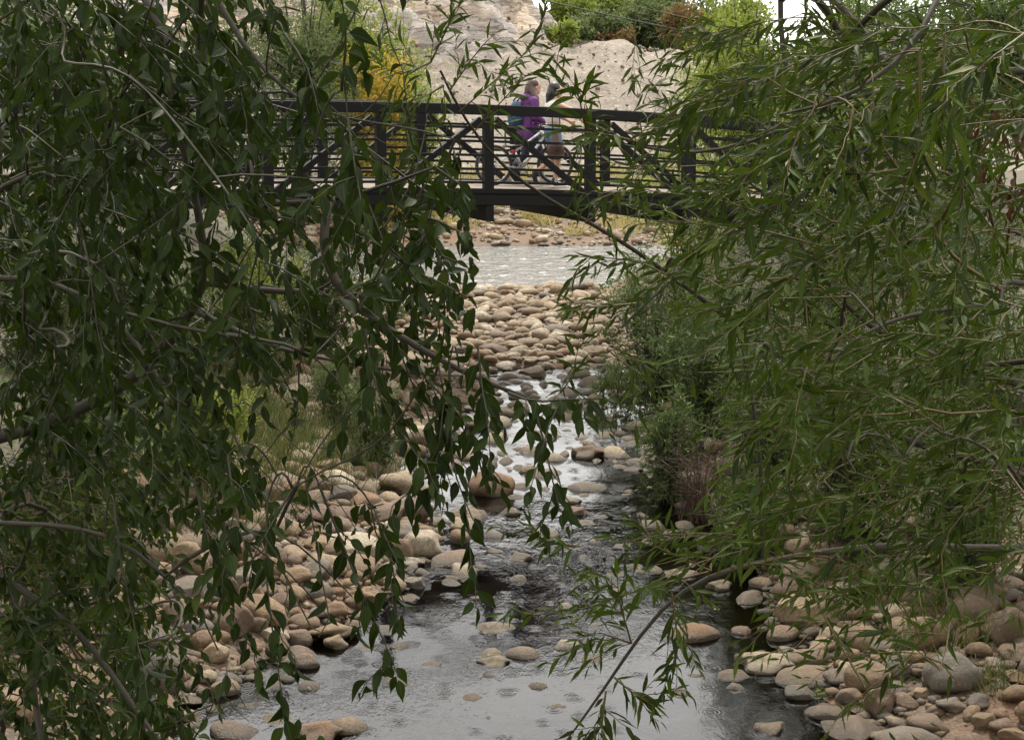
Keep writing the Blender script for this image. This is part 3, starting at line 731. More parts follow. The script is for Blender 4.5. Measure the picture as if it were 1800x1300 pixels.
for k in range(K0, K1 + 1):
    m = MB().bar(bp(k, -0.07, ztop(k) - HT - 0.36), bp(k, WID + 0.07, ztop(k) - HT - 0.36), 0.14, 0.236); brp(m, "floor_beam", M['steel'], bevel=0.006)
for wv in (0.75, 1.5, 2.25):
    brp(chord(wv, -HT - 0.12, 0.08, 0.16), "stringer", M['steel'])
pl = None; step = 0.145; nP = int((K1 - K0) * BAY / step)
for i in range(nP):
    k = K0 + (i + 0.5) * step / BAY; c = bp(k, WID / 2, ztop(k) - HT - 0.018 + rng.uniform(-0.002, 0.002))
    if pl is None:
        o = MB().box((0, 0, 0), (step - 0.008, WID - 0.16, 0.04)).build("plank", M['deck'], br, bevel=0.004); pl = o.data
    else:
        o = bpy.data.objects.new("plank", pl); COL.objects.link(o); o.parent = br
    o.matrix_parent_inverse = inv
    dz = (ztop(k + 0.1) - ztop(k - 0.1)) / (0.2 * BAY)
    o.matrix_basis = Matrix.Translation(c) @ Matrix.Rotation(YAW, 4, 'Z') @ Matrix.Rotation(-math.atan(dz), 4, 'Y')
for k, nm in ((K0 - 0.28, "concrete block carrying the bridge end behind the broad-leaved tree"), (K1 + 0.28, "concrete block carrying the bridge end behind the willow")):
    m = MB().box(bp(k, WID / 2, ztop(k) - HT - 1.8), (0.8, WID + 1.0, 2.9), Matrix.Rotation(YAW, 3, 'Z'))
    tag(m.build("bridge_abutment", M['concrete'], None, bevel=0.03), nm, "abutment", "abutments of the footbridge")

# ------------------------------------------------------------------ people, bags, bicycle on the deck
def deck_point(px, wv):
    """point on the deck whose sight line has pixel column px, wv metres in from the near truss"""
    best = None
    for k in np.arange(-3, 3, 0.002):
        p = bp(k, wv, ztop(k) - HT + 0.005)
        X = project(p)[0][0]
        if best is None or abs(X - px) < best[0]: best = (abs(X - px), p, k)
    return best[1], best[2]

def blob(name, parts, mat, parent, voxel=0.012, smooth_it=4):
    m = MB()
    for p in parts:
        if p[0] == 'c':
            _, a, b, ra, rb = p; a, b = np.array(a, float), np.array(b, float)
            n = 5; t = np.linspace(0, 1, n)[:, None]
            m.tube(a + (b - a) * t, np.linspace(ra, rb, n), 12); m.ball(a, ra); m.ball(b, rb)
        else:
            _, c, r_ = p[:3]; rot = p[3] if len(p) > 3 else None
            m.ball(c, r_, None if rot is None else np.array(Matrix.Rotation(rot, 3, 'Y')), 16, 12)
    o = m.build(name, mat, parent, True)
    md = o.modifiers.new("r", 'REMESH'); md.mode = 'VOXEL'; md.voxel_size = voxel; md.use_smooth_shade = True
    ms = o.modifiers.new("s", 'SMOOTH'); ms.iterations = smooth_it; ms.factor = 0.5
    dg = bpy.context.evaluated_depsgraph_get(); me = bpy.data.meshes.new_from_object(o.evaluated_get(dg))
    o.modifiers.clear(); o.data = me
    me.materials.clear(); me.materials.append(mat); me.polygons.foreach_set("use_smooth", np.ones(len(me.polygons), bool))
    return o

def cloth(name, col, rough=0.75, s=40):
    t = NT(name); n1 = t.noise(t.obj(), 7.0, 4, 0.6); n2 = t.noise(t.obj(), s, 3)
    c = t.mix(t.math('MULTIPLY', n1, 0.55), col, [x * 0.45 for x in col])
    return t.done(t.bsdf(c, rough, t.bump(t.math('ADD', n1, t.math('MULTIPLY', n2, 0.2)), 0.7, 0.03)))
M['skin'] = plain("skin", (0.50, 0.29, 0.20), 0.55)
M['purple'] = cloth("purple_jacket", (0.115, 0.024, 0.15))
M['navy'] = cloth("navy_leggings", (0.014, 0.017, 0.045))
M['white'] = cloth("white_top", (0.74, 0.71, 0.66)); M['denim'] = cloth("denim", (0.13, 0.22, 0.33), s=120)
M['brown_bag'] = cloth("brown_bag", (0.085, 0.048, 0.035)); M['blue_bag'] = cloth("blue_bag", (0.020, 0.055, 0.12))
M['hair_brown'] = plain("hair_brown", (0.045, 0.020, 0.011), 0.5); M['hair_black'] = plain("hair_black", (0.012, 0.010, 0.010), 0.45)
M['shoe_grey'] = plain("shoe_grey", (0.34, 0.33, 0.32), 0.7); M['shoe_black'] = plain("shoe_black", (0.014, 0.014, 0.016), 0.7)
M['rubber_white'] = plain("rubber_white", (0.72, 0.70, 0.66), 0.6); M['silver'] = plain("silver_frame", (0.62, 0.62, 0.61), 0.3, Metallic=0.4)
M['tyre'] = plain("tyre", (0.03, 0.028, 0.026), 0.85); M['rim'] = plain("rim", (0.30, 0.29, 0.28), 0.4, Metallic=0.6)
M['red'] = plain("red_plastic", (0.50, 0.02, 0.04), 0.4); M['blackp'] = plain("black_plastic", (0.015, 0.015, 0.015), 0.5)
M['eye'] = plain("eye", (0.03, 0.02, 0.015), 0.3); M['lip'] = plain("lip", (0.40, 0.15, 0.13), 0.5)

def fingers(h, d, side):
    """palm and five fingers: h wrist, d pointing direction, side = thumb side"""
    h, d, s = np.array(h, float), np.array(d, float), np.array(side, float); d /= np.linalg.norm(d); s -= d * (s @ d); s /= np.linalg.norm(s); n = np.cross(d, s)
    out = [('c', h, h + d * 0.075, 0.026, 0.032)]
    for i, L in enumerate((0.070, 0.078, 0.073, 0.058)):
        b = h + d * 0.085 + s * (0.026 - 0.0185 * i); k = b + d * L * 0.5 + n * 0.012; out += [('c', b, k, 0.0095, 0.009), ('c', k, k + d * L * 0.25 + n * L * 0.42, 0.009, 0.008)]
    t0 = h + d * 0.03 + s * 0.028; t1 = t0 + d * 0.035 + s * 0.03; out += [('c', t0, t1, 0.012, 0.010), ('c', t1, t1 + d * 0.03 + n * 0.006, 0.010, 0.008)]
    return out

def head_parts(c, f=1):
    c = np.array(c, float); q = lambda x, y, z: c + np.array([x * f, y, z])
    return [('e', q(0, 0, 0.02), (0.098, 0.075, 0.105)), ('e', q(0.03, 0, -0.05), (0.060, 0.056, 0.068)), ('c', q(0.088, 0, 0.0), q(0.108, 0, -0.028), 0.010, 0.014),
            ('e', q(0.068, 0, -0.098), (0.026, 0.028, 0.022)), ('e', q(-0.005, 0.076, -0.012), (0.020, 0.010, 0.030)), ('e', q(-0.005, -0.076, -0.012), (0.020, 0.010, 0.030)),
            ('e', q(0.085, 0, -0.066), (0.016, 0.024, 0.012)), ('e', q(0.075, 0.03, 0.02), (0.022, 0.026, 0.010)), ('e', q(0.075, -0.03, 0.02), (0.022, 0.026, 0.010))]
def face_bits(parent, c, inv_):
    for sy in (-1, 1):
        o = MB().ball((c[0] + 0.086, c[1] + sy * 0.031, c[2] - 0.002), (0.008, 0.012, 0.008)).build("eye", M['eye'], parent, True)
        o = MB().ball((c[0] + 0.086, c[1] + sy * 0.032, c[2] + 0.021), (0.006, 0.018, 0.004)).build("eyebrow", M['hair_brown'], parent, True)
    MB().ball((c[0] + 0.095, c[1], c[2] - 0.066), (0.008, 0.022, 0.008)).build("mouth", M['lip'], parent, True)

# person in the purple jacket: far side of the bicycle, mid-stride
P1, k1 = deck_point(929, 1.75)
per1 = empty("person", P1, YAW); per1.scale = (1.035,) * 3; tag(per1, "person with long brown hair in purple jacket walking with a blue backpack", "person", "people walking on the footbridge")
hip = (0.0, 0, 0.90); hd1 = (0.10, 0, 1.545)
rk, rf = (0.17, -0.09, 0.50), (0.20, -0.09, 0.085); lk, lf = (-0.02, 0.09, 0.48), (-0.34, 0.09, 0.16)
sh = (0.02, 0, 1.33); re, rh = (0.02, -0.23, 1.08), (0.22, -0.24, 0.97); le, lh = (-0.05, 0.22, 1.07), (0.10, 0.25, 0.90)
blob("body", head_parts(hd1) + [('c', (0.03, 0, 1.36), (0.06, 0, 1.47), 0.058, 0.050), ('c', (0, 0, 0.92), (0, 0, 1.10), 0.13, 0.115), ('c', (0, 0, 1.10), (0.02, 0, 1.30), 0.115, 0.13),
    ('c', (0.02, -0.15, 1.33), (0.02, 0.15, 1.33), 0.06, 0.06), ('c', (0, -0.09, 0.88), rk, 0.085, 0.055), ('c', rk, rf, 0.052, 0.036), ('c', (0, 0.09, 0.88), lk, 0.085, 0.055), ('c', lk, lf, 0.052, 0.036),
    ('c', rf, (0.33, -0.09, 0.04), 0.036, 0.03), ('c', lf, (-0.25, 0.09, 0.05), 0.036, 0.03), ('c', (0.02, -0.18, 1.33), re, 0.046, 0.038), ('c', re, rh, 0.038, 0.026), ('c', (0.02, 0.18, 1.33), le, 0.046, 0.038), ('c', le, lh, 0.038, 0.026)]
    + fingers(rh, (0.6, 0, -0.8), (0.6, 0.4, 0.3)) + fingers(lh, (0.4, 0, -0.9), (0.8, -0.3, 0.3)), M['skin'], per1)
blob("jacket", [('c', (-0.01, 0, 0.80), (0, 0, 1.05), 0.185, 0.165), ('c', (0, 0, 1.05), (0.02, 0, 1.32), 0.165, 0.150), ('c', (0.02, -0.14, 1.33), (0.02, 0.14, 1.33), 0.085, 0.085), ('e', (-0.06, 0, 1.38), (0.09, 0.11, 0.06)),
    ('c', (0.02, -0.19, 1.33), re, 0.070, 0.062), ('c', re, (0.19, -0.24, 0.985), 0.062, 0.046), ('c', (0.02, 0.19, 1.33), le, 0.070, 0.062), ('c', le, (0.08, 0.245, 0.93), 0.062, 0.046)], M['purple'], per1)
blob("leggings", [('e', (0, 0, 0.86), (0.150, 0.165, 0.12)), ('c', (0, -0.09, 0.86), rk, 0.097, 0.066), ('c', rk, (0.19, -0.09, 0.30), 0.064, 0.053), ('c', (0, 0.09, 0.86), lk, 0.097, 0.066), ('c', lk, (-0.20, 0.09, 0.31), 0.064, 0.053)], M['navy'], per1)
blob("hair", [('e', (0.075, 0, 1.585), (0.103, 0.088, 0.092)), ('e', (0.02, 0, 1.49), (0.085, 0.098, 0.15)), ('c', (0.03, -0.07, 1.50), (0.05, -0.17, 1.37), 0.055, 0.055), ('c', (0.05, -0.17, 1.37), (0.07, -0.20, 1.24), 0.055, 0.030), ('c', (0.01, 0.05, 1.46), (0.0, 0.09, 1.27), 0.050, 0.034), ('c', (-0.01, 0, 1.46), (-0.03, 0, 1.29), 0.06, 0.04)], M['hair_brown'], per1)
for a, b in ((rf, (0.36, -0.09, 0.035)), ((-0.36, 0.09, 0.12), (-0.24, 0.09, 0.035))):
    a = np.array(a); blob("shoe", [('e', (a[0] + 0.0, a[1], a[2] - 0.03), (0.065, 0.046, 0.055)), ('c', (a[0] + 0.03, a[1], 0.05 if a[0] > 0 else 0.09), b, 0.044, 0.036)], M['shoe_grey'], per1, 0.01)
face_bits(per1, hd1, None)
bag1 = empty("backpack", P1 + U * -0.22 + np.array([0, 0, 0.95]), YAW); tag(bag1, "dark blue backpack on the back of the purple jacket", "backpack")
blob("bag_body", [('e', (0, 0, 0.20), (0.115, 0.15, 0.24)), ('e', (-0.06, 0, 0.12), (0.085, 0.125, 0.14))], M['blue_bag'], bag1)
m = MB(); m.tube([(-0.02, -0.08, 0.42), (0.02, -0.09, 0.47), (0.10, -0.10, 0.49), (0.20, -0.11, 0.44), (0.27, -0.12, 0.36)], 0.014, 6); m.build("shoulder_strap", M['blackp'], bag1, True)
m = MB(); m.tube([(-0.02, 0.08, 0.42), (0.02, 0.09, 0.47), (0.10, 0.10, 0.49), (0.20, 0.11, 0.44), (0.27, 0.12, 0.36)], 0.014, 6); m.build("shoulder_strap", M['blackp'], bag1, True)

# bicycle pushed between the two
PB, kb = deck_point(924, 1.33)
bike = empty("bicycle", PB, YAW); tag(bike, "silver mountain bicycle pushed along the footbridge", "bicycle")
rw, fw, rad = (-0.56, 0, 0.345), (0.53, 0, 0.345), 0.325
for c in (rw, fw):
    wh = MB().torus(c, (0, 1, 0), rad - 0.022, 0.026, 48, 8).build("wheel", M['tyre'], bike, True)
    MB().torus(c, (0, 1, 0), rad - 0.05, 0.010, 48, 6).build("rim", M['rim'], wh, True)
    m = MB()
    for i in range(24):
        a = 2 * math.pi * i / 24; m.tube([(c[0], c[1] + (0.02 if i % 2 else -0.02), c[2]), (c[0] + math.cos(a) * (rad - 0.055), c[1], c[2] + math.sin(a) * (rad - 0.055))], 0.0018, 4)
    m.build("spokes", M['rim'], wh); MB().tube([(c[0], -0.05, c[2]), (c[0], 0.05, c[2])], 0.022, 10).build("hub", M['rim'], wh, True)
ht, hb, st, bb = (0.27, 0, 0.90), (0.315, 0, 0.78), (-0.19, 0, 0.56), (-0.06, 0, 0.29)
m = MB(); m.tube([ht, hb], 0.024, 10); m.tube([(0.28, 0, 0.87), st], 0.021, 10); m.tube([hb, bb], 0.026, 10); m.tube([st, bb], 0.020, 10)
for s in (-1, 1): m.tube([st, (rw[0], s * 0.06, rw[2])], 0.011, 8); m.tube([bb, (rw[0], s * 0.06, rw[2])], 0.012, 8)
m.build("frame", M['silver'], bike, True)
m = MB()
for s in (-1, 1): m.tube([(0.335, s * 0.055, 0.73), (0.45, s * 0.055, 0.45), (fw[0], s * 0.05, fw[2])], 0.018, 8)
m.tube([(0.335, -0.055, 0.73), (0.335, 0.055, 0.73)], 0.02, 8); m.tube([hb, (0.335, 0, 0.73)], 0.02, 8); m.build("fork", M['blackp'], bike, True)
hbm = MB(); hbm.tube([ht, (0.255, 0, 0.96), (0.30, 0, 0.985)], 0.017, 8); hbm.tube([(0.24, -0.32, 1.0), (0.28, -0.16, 1.0), (0.30, 0, 0.985), (0.28, 0.16, 1.0), (0.24, 0.32, 1.0)], 0.014, 8); hbo = hbm.build("handlebar", M['blackp'], bike, True)
for s in (-1, 1): MB().tube([(0.257, s * 0.25, 1.0), (0.235, s * 0.34, 1.0)], 0.019, 8).build("grip", M['rubber_white'], hbo, True)
MB().tube([st, (-0.20, 0, 0.62)], 0.015, 8).build("seat_post", M['blackp'], bike, True)
blob("saddle", [('e', (-0.25, 0, 0.645), (0.10, 0.065, 0.028)), ('c', (-0.20, 0, 0.645), (-0.05, 0, 0.64), 0.03, 0.018)], M['blackp'], bike, 0.008)
MB().ball((-0.22, 0, 0.56), (0.06, 0.03, 0.03)).build("tail_light", M['red'], bike, True)
cr = MB().torus((-0.06, -0.05, 0.29), (0, 1, 0), 0.085, 0.008, 28, 6).build("chainring", M['rim'], bike, True)
m = MB(); m.tube([(-0.06, -0.08, 0.29), (0.03, -0.08, 0.15)], 0.011, 6); m.tube([(-0.06, 0.08, 0.29), (-0.15, 0.08, 0.43)], 0.011, 6); m.tube([(-0.06, -0.09, 0.29), (-0.06, 0.09, 0.29)], 0.016, 8); m.build("crank", M['rim'], bike, True)
for x, y, z in ((0.03, -0.13, 0.15), (-0.15, 0.13, 0.43)): MB().box((x, y, z), (0.09, 0.09, 0.02)).build("pedal", M['blackp'], bike, bevel=0.004)
MB().tube([(-0.06, -0.05, 0.375), (rw[0], -0.05, rw[2] + 0.035)], 0.004, 4).tube([(-0.06, -0.05, 0.205), (rw[0], -0.05, rw[2] - 0.035)], 0.004, 4).build("chain", M['blackp'], bike)

# person in the white top: near side of the bicycle
P2, k2 = deck_point(971, 1.02)
per2 = empty("person", P2, YAW); per2.scale = (1.035,) * 3; tag(per2, "person with black hair in white crop top and denim shorts reaching forward", "person", "people walking on the footbridge")
hd2 = (0.05, 0, 1.50); rk2, rf2 = (0.06, -0.09, 0.49), (0.0, -0.09, 0.09); lk2, lf2 = (0.10, 0.09, 0.47), (-0.24, 0.09, 0.24)
re2, rh2 = (0.24, -0.21, 1.20), (0.40, -0.17, 1.06); le2, lh2 = (0.18, 0.20, 1.12), (0.36, 0.16, 1.02)
blob("body", head_parts(hd2) + [('c', (0.0, 0, 1.31), (0.02, 0, 1.43), 0.052, 0.047), ('c', (0, 0, 0.90), (0, 0, 1.04), 0.120, 0.100), ('c', (0, 0, 1.04), (0, 0, 1.25), 0.100, 0.115),
    ('c', (0, -0.14, 1.29), (0, 0.14, 1.29), 0.052, 0.052), ('c', (0, -0.085, 0.86), rk2, 0.085, 0.056), ('c', rk2, rf2, 0.055, 0.036), ('c', (0, 0.085, 0.86), lk2, 0.085, 0.056), ('c', lk2, lf2, 0.055, 0.036),
    ('c', rf2, (0.13, -0.09, 0.04), 0.036, 0.03), ('c', lf2, (-0.26, 0.09, 0.13), 0.036, 0.03), ('c', (0, -0.165, 1.29), re2, 0.045, 0.038), ('c', re2, rh2, 0.038, 0.025), ('c', (0, 0.165, 1.29), le2, 0.045, 0.038), ('c', le2, lh2, 0.038, 0.025)]
    + fingers(rh2, (0.8, 0.1, -0.5), (0.4, 0.6, 0.5)) + fingers(lh2, (0.8, 0, -0.5), (0.4, -0.6, 0.5)), M['skin'], per2)
blob("crop_top", [('c', (0, 0, 1.07), (0, 0, 1.24), 0.125, 0.133), ('c', (-0.01, -0.11, 1.29), (-0.01, 0.11, 1.29), 0.060, 0.060)], M['white'], per2)
blob("denim_shorts", [('e', (0, 0, 0.885), (0.140, 0.158, 0.105)), ('c', (0, -0.09, 0.85), (0.03, -0.095, 0.70), 0.102, 0.092), ('c', (0, 0.09, 0.85), (0.05, 0.095, 0.70), 0.102, 0.092)], M['denim'], per2)
blob("hair", [('e', (0.025, 0, 1.545), (0.102, 0.088, 0.090)), ('e', (-0.03, 0, 1.46), (0.065, 0.085, 0.12)), ('c', (-0.05, 0, 1.44), (-0.07, 0, 1.26), 0.065, 0.040)], M['hair_black'], per2)
s1 = blob("shoe", [('e', (0.0, -0.09, 0.10), (0.055, 0.046, 0.07)), ('c', (0.02, -0.09, 0.055), (0.17, -0.09, 0.04), 0.042, 0.034)], M['shoe_black'], per2, 0.01)
MB().box((0.08, -0.09, 0.016), (0.27, 0.085, 0.026)).build("sole", M['rubber_white'], s1, bevel=0.008)
v = [(0.0, -0.1385, 0.115)]; f = []                       # round white ankle patch with a dark star
for i in range(16): v.append((0.028 * math.cos(i * math.pi / 8), -0.1385, 0.115 + 0.028 * math.sin(i * math.pi / 8)))
for i in range(16): f.append([0, 1 + i, 1 + (i + 1) % 16])
MB().add(v, f).build("ankle_patch", M['rubber_white'], s1)
v = [(0.0, -0.1405, 0.115)]
for i in range(10): r_ = 0.021 if i % 2 == 0 else 0.009; v.append((r_ * math.sin(i * math.pi / 5), -0.1405, 0.115 + r_ * math.cos(i * math.pi / 5)))
MB().add(v, [[0, 1 + i, 1 + (i + 1) % 10] for i in range(10)]).build("star", M['shoe_black'], s1)
blob("shoe", [('e', (-0.25, 0.09, 0.22), (0.06, 0.046, 0.06)), ('c', (-0.27, 0.09, 0.18), (-0.24, 0.09, 0.07), 0.042, 0.034)], M['shoe_black'], per2, 0.01)
face_bits(per2, hd2, None)
bag2 = empty("drawstring_bag", P2 + W * -0.19 + U * -0.03 + np.array([0, 0, 0.46]), YAW); tag(bag2, "brown drawstring bag hanging at the hip of the person in white", "bag")
blob("bag_body", [('e', (0, 0, 0.15), (0.155, 0.075, 0.15)), ('c', (0, 0, 0.20), (0.01, 0.03, 0.42), 0.11, 0.035), ('e', (0, 0, 0.05), (0.16, 0.07, 0.06))], M['brown_bag'], bag2)
for x in (-0.06, 0.07):
    MB().tube([(x * 0.4, 0.02, 0.40), (x, -0.005, 0.55), (x, 0.01, 0.72), (x * 0.7 + 0.02, 0.06, 0.87)], 0.011, 6).build("cord", M['brown_bag'], bag2, True)

# overhead cable
ca, cb = at(600, -90, 70.0), at(1700, 135, 78.0)
t = np.linspace(-0.6, 1.6, 40)[:, None]; P = ca + (cb - ca) * t - np.array([0, 0, 1.0]) * (0.5 * (1 - (2 * t - 1) ** 2))
o = mesh_np("overhead_cable", *tube_geo(P, 0.028, 6), M['cable']); tag(o, "thin dark overhead cable strung in front of the hillside", "cable")

# ------------------------------------------------------------------ foliage tools
def leaf_template(asp, stations, widths, fold, curl, wave, twist=0.0, bend=0.0):
    """leaf along +y from 0 to 1, half width 0.5 in x, normal +z"""
    st = np.array(stations); w = np.array(widths)
    V = [[0, 0, 0]]; UV = [[0, 0]]
    for t_, ww in zip(st, w):
        z = -curl * t_ ** 2 + wave * math.sin(t_ * 7.0)
        V += [[-0.5 * ww, t_, z + asp * fold * ww], [0, t_, z], [0.5 * ww, t_, z + asp * fold * ww]]
        UV += [[-1, t_], [0, t_], [1, t_]]
    V.append([0, 1.0, -curl]); UV.append([0, 1])
    V = [[x * math.cos(twist * y) - 0 + bend * y * y, y, z + asp * x * math.sin(twist * y)] for x, y, z in V]
    F = [[0, 2, 1], [0, 3, 2]]; n = len(st)
    for i in range(n - 1):
        a, b = 1 + 3 * i, 4 + 3 * i
        F += [[a, a + 1, b], [a + 1, b + 1, b], [a + 1, a + 2, b + 1], [a + 2, b + 2, b + 1]]
    a = 1 + 3 * (n - 1); tip = len(V) - 1
    F += [[a, a + 1, tip], [a + 1, a + 2, tip]]
    return np.array(V, float), np.array(F), np.array(UV, float)
BROAD = [leaf_template(0.38, (0.12, 0.20, 0.32, 0.45, 0.60, 0.75, 0.88), (0.035, 0.46, 0.86, 1.0, 0.88, 0.56, 0.22), *q) for q in ((0.28, 0.10, 0.01), (0.12, 0.22, 0.03, 0.6, 0.3), (0.5, 0.05, -0.02, -0.5, -0.3), (0.2, -0.10, 0.03, 0.3, 0.25), (0.38, 0.36, 0.0, -0.8, 0.1), (0.6, 0.18, 0.04, 1.2, -0.2), (0.08, 0.5, 0.02, 0.2, 0.4))]
NARROW = [leaf_template(0.18, (0.06, 0.18, 0.40, 0.62, 0.82), (0.05, 0.60, 1.0, 0.82, 0.36), *q) for q in ((0.25, 0.10, 0.01, 0.3, 0.05), (0.1, 0.25, 0.02, -0.8, 0.12), (0.4, 0.0, -0.02, 0.6, -0.12), (0.2, -0.12, 0.02, 0, 0.08), (0.35, 0.40, 0.0, 1.2, -0.05), (0.5, 0.2, 0.03, -1.5, 0.15))]
SMALL = [(np.array([[0, 0, 0], [-0.5, 0.45, 0.3 * f], [0.5, 0.45, 0.3 * f], [0, 1.0, -c]]), np.array([[0, 2, 3], [0, 3, 1]]), np.array([[0, 0], [-1, 0.45], [1, 0.45], [0, 1.0]])) for f, c in ((0.3, 0.1), (0.1, 0.25), (0.4, -0.05))]

BLADE = [leaf_template(0.02, (0.05, 0.4, 0.75), (0.8, 1.0, 0.6), 0.3, c, 0.0, 0.0, b_) for c, b_ in ((0.1, 2.0), (0.35, -3.0), (0.6, 4.0), (-0.2, 0.0))]
def norm(v): return v / np.maximum(np.linalg.norm(v, axis=-1, keepdims=True), 1e-9)

class Leaves:
    def __init__(s): s.p, s.d, s.n, s.L, s.w, s.r = [], [], [], [], [], []
    def add(s, p, d, n, L, w, r=None):
        k = len(p); s.p.append(p); s.d.append(norm(d)); s.n.append(n); s.L.append(np.broadcast_to(L, (k,))); s.w.append(np.broadcast_to(w, (k,)))
        s.r.append(rng.random(k) if r is None else np.broadcast_to(r, (k,)))
    def pack(s):
        s.p, s.d, s.n = map(np.concatenate, (s.p, s.d, s.n)); s.L, s.w, s.r = map(np.concatenate, (s.L, s.w, s.r))
        side = norm(np.cross(s.d, s.n)); s.n = np.cross(side, s.d); s.side = side; return s
    def sub(s, m):
        o = Leaves(); o.p, o.d, o.n, o.L, o.w, o.r, o.side = s.p[m], s.d[m], s.n[m], s.L[m], s.w[m], s.r[m], s.side[m]; return o
    def frame(s): return np.stack([s.side * (s.L * s.w)[:, None], s.d * s.L[:, None], s.n * s.L[:, None]], -1)   # columns
    def mesh(s, name, templates, mat, parent, var=None):
        T = len(templates); var = (np.arange(len(s.p)) % T) if var is None else var
        Vs, Fs, As, Us, off = [], [], [], [], 0; M3 = s.frame()
        for k, (tv, tf, tu) in enumerate(templates):
            m = var == k
            if not m.any(): continue
            v = np.einsum('nij,vj->nvi', M3[m], tv) + s.p[m][:, None]; n, q = v.shape[:2]
            Vs.append(v.reshape(-1, 3)); Fs.append((tf[None] + (np.arange(n) * q)[:, None, None] + off).reshape(-1, 3)); off += n * q
            As.append(np.repeat(s.r[m], q)); Us.append(np.tile(tu, (n, 1)))
        o = mesh_np(name, np.concatenate(Vs), np.concatenate(Fs), mat, None, True, {"rnd": np.concatenate(As)}, np.concatenate(Us))
        if parent is not None: o.parent = parent; o.matrix_parent_inverse = Matrix.Translation(parent.location).inverted()
        return o

def grid_density(rows):
    g = np.array([[int(c) for c in r] for r in rows], float)
    def f(px, py):
        x = np.clip(np.asarray(px, float) / 100.0 - 0.5, 0, g.shape[1] - 1.001); y = np.clip(np.asarray(py, float) / 100.0 - 0.5, 0, g.shape[0] - 1.001)
        i, j = x.astype(int), y.astype(int); u, v = x - i, y - j
        return g[j, i] * (1 - u) * (1 - v) + g[j, i + 1] * u * (1 - v) + g[j + 1, i] * (1 - u) * v + g[j + 1, i + 1] * u * v
    return g, f

class Skeleton:
    def __init__(s, cap=60000):
        s.P = np.zeros((cap, 3)); s.par = np.full(cap, -1); s.len = np.zeros(cap); s.n = 0; s.minr = np.zeros(cap)
    def add(s, p, par, r=0.0):
        i = s.n; s.P[i] = p; s.par[i] = par; s.minr[i] = r
        s.len[i] = 0 if par < 0 else s.len[par] + np.linalg.norm(s.P[i] - s.P[par]); s.n += 1; return i
    def path(s, pts, par, r0=0.0, r1=0.0, step=0.10):
        Q = resample(pts, step); k = par; ph_ = rng.uniform(0, 6.28, 3); w_ = np.arange(len(Q))[:, None]
        Q = Q + 0.010 * np.sin(w_ * np.array([0.9, 1.1, 0.8]) + ph_) + 0.006 * np.sin(w_ * 2.3 + ph_)
        start = 0 if par < 0 else 1
        for j in range(start, len(Q)): k = s.add(Q[j], k, r0 + (r1 - r0) * j / (len(Q) - 1))
        return k
    def nearest(s, p, bias=0.25, zmin=None):
        c = np.linalg.norm(s.P[:s.n] - p, axis=1) + bias * s.len[:s.n] * 0.5
        if zmin is not None: c = np.where(s.P[:s.n, 2] > zmin, c, 1e9)
        return int(np.argmin(c))
    def smooth(s, it=4):
        n = s.n; par = s.par[:n]; child = np.full(n, -1)
        for i in range(n - 1, 0, -1): child[par[i]] = i
        m = (par >= 0) & (child >= 0) & (s.minr[:n] < 0.04)
        for _ in range(it):
            Q = s.P[:n].copy(); s.P[:n][m] = 0.5 * Q[m] + 0.25 * (Q[par[m]] + Q[child[m]])
    def grow_to(s, p, sag=0.12, bias=0.25, zmin=None, wig=0.025):
        k = s.nearest(p, bias, zmin)
        a = s.P[k]; d = p - a; L = np.linalg.norm(d)
        if L < 0.05: return k
        pk = s.par[k]; t = norm(a - s.P[pk]) if pk >= 0 else norm(d)
        c = a + t * L * 0.35 + np.array([0, 0, sag * L])
        B = bezier(a, c, p, max(3, int(L / 0.09) + 2))
        for q in B[1:-1]: k = s.add(q + rng.normal(0, wig * min(1, L), 3) * 0.5, k)
        return s.add(p, k)
    def radii(s, r0, ex):
        tips = np.zeros(s.n); has = np.zeros(s.n, bool); has[s.par[1:s.n]] = True
        tips[~has] = 1
        for i in range(s.n - 1, 0, -1): tips[s.par[i]] += tips[i]
        return np.maximum(r0 * np.maximum(tips, 1) ** ex, s.minr[:s.n])
    def chains(s, r):
        kids = [[] for _ in range(s.n)]
        for i in range(s.n):
            if s.par[i] >= 0: kids[s.par[i]].append(i)
        out = []; stack = [(0, -1)]
        while stack:
            i, p = stack.pop(); ch = ([p] if p >= 0 else []) + [i]
            while kids[i]:
                ks = sorted(kids[i], key=lambda j: -r[j])
                for j in ks[1:]: stack.append((j, i))
                i = ks[0]; ch.append(i)
            if len(ch) > 1:
                rr = r[ch].copy()
                if p >= 0: rr[0] = rr[1]
                rr[-1] *= 0.6; out.append((s.P[ch], rr))
        return out

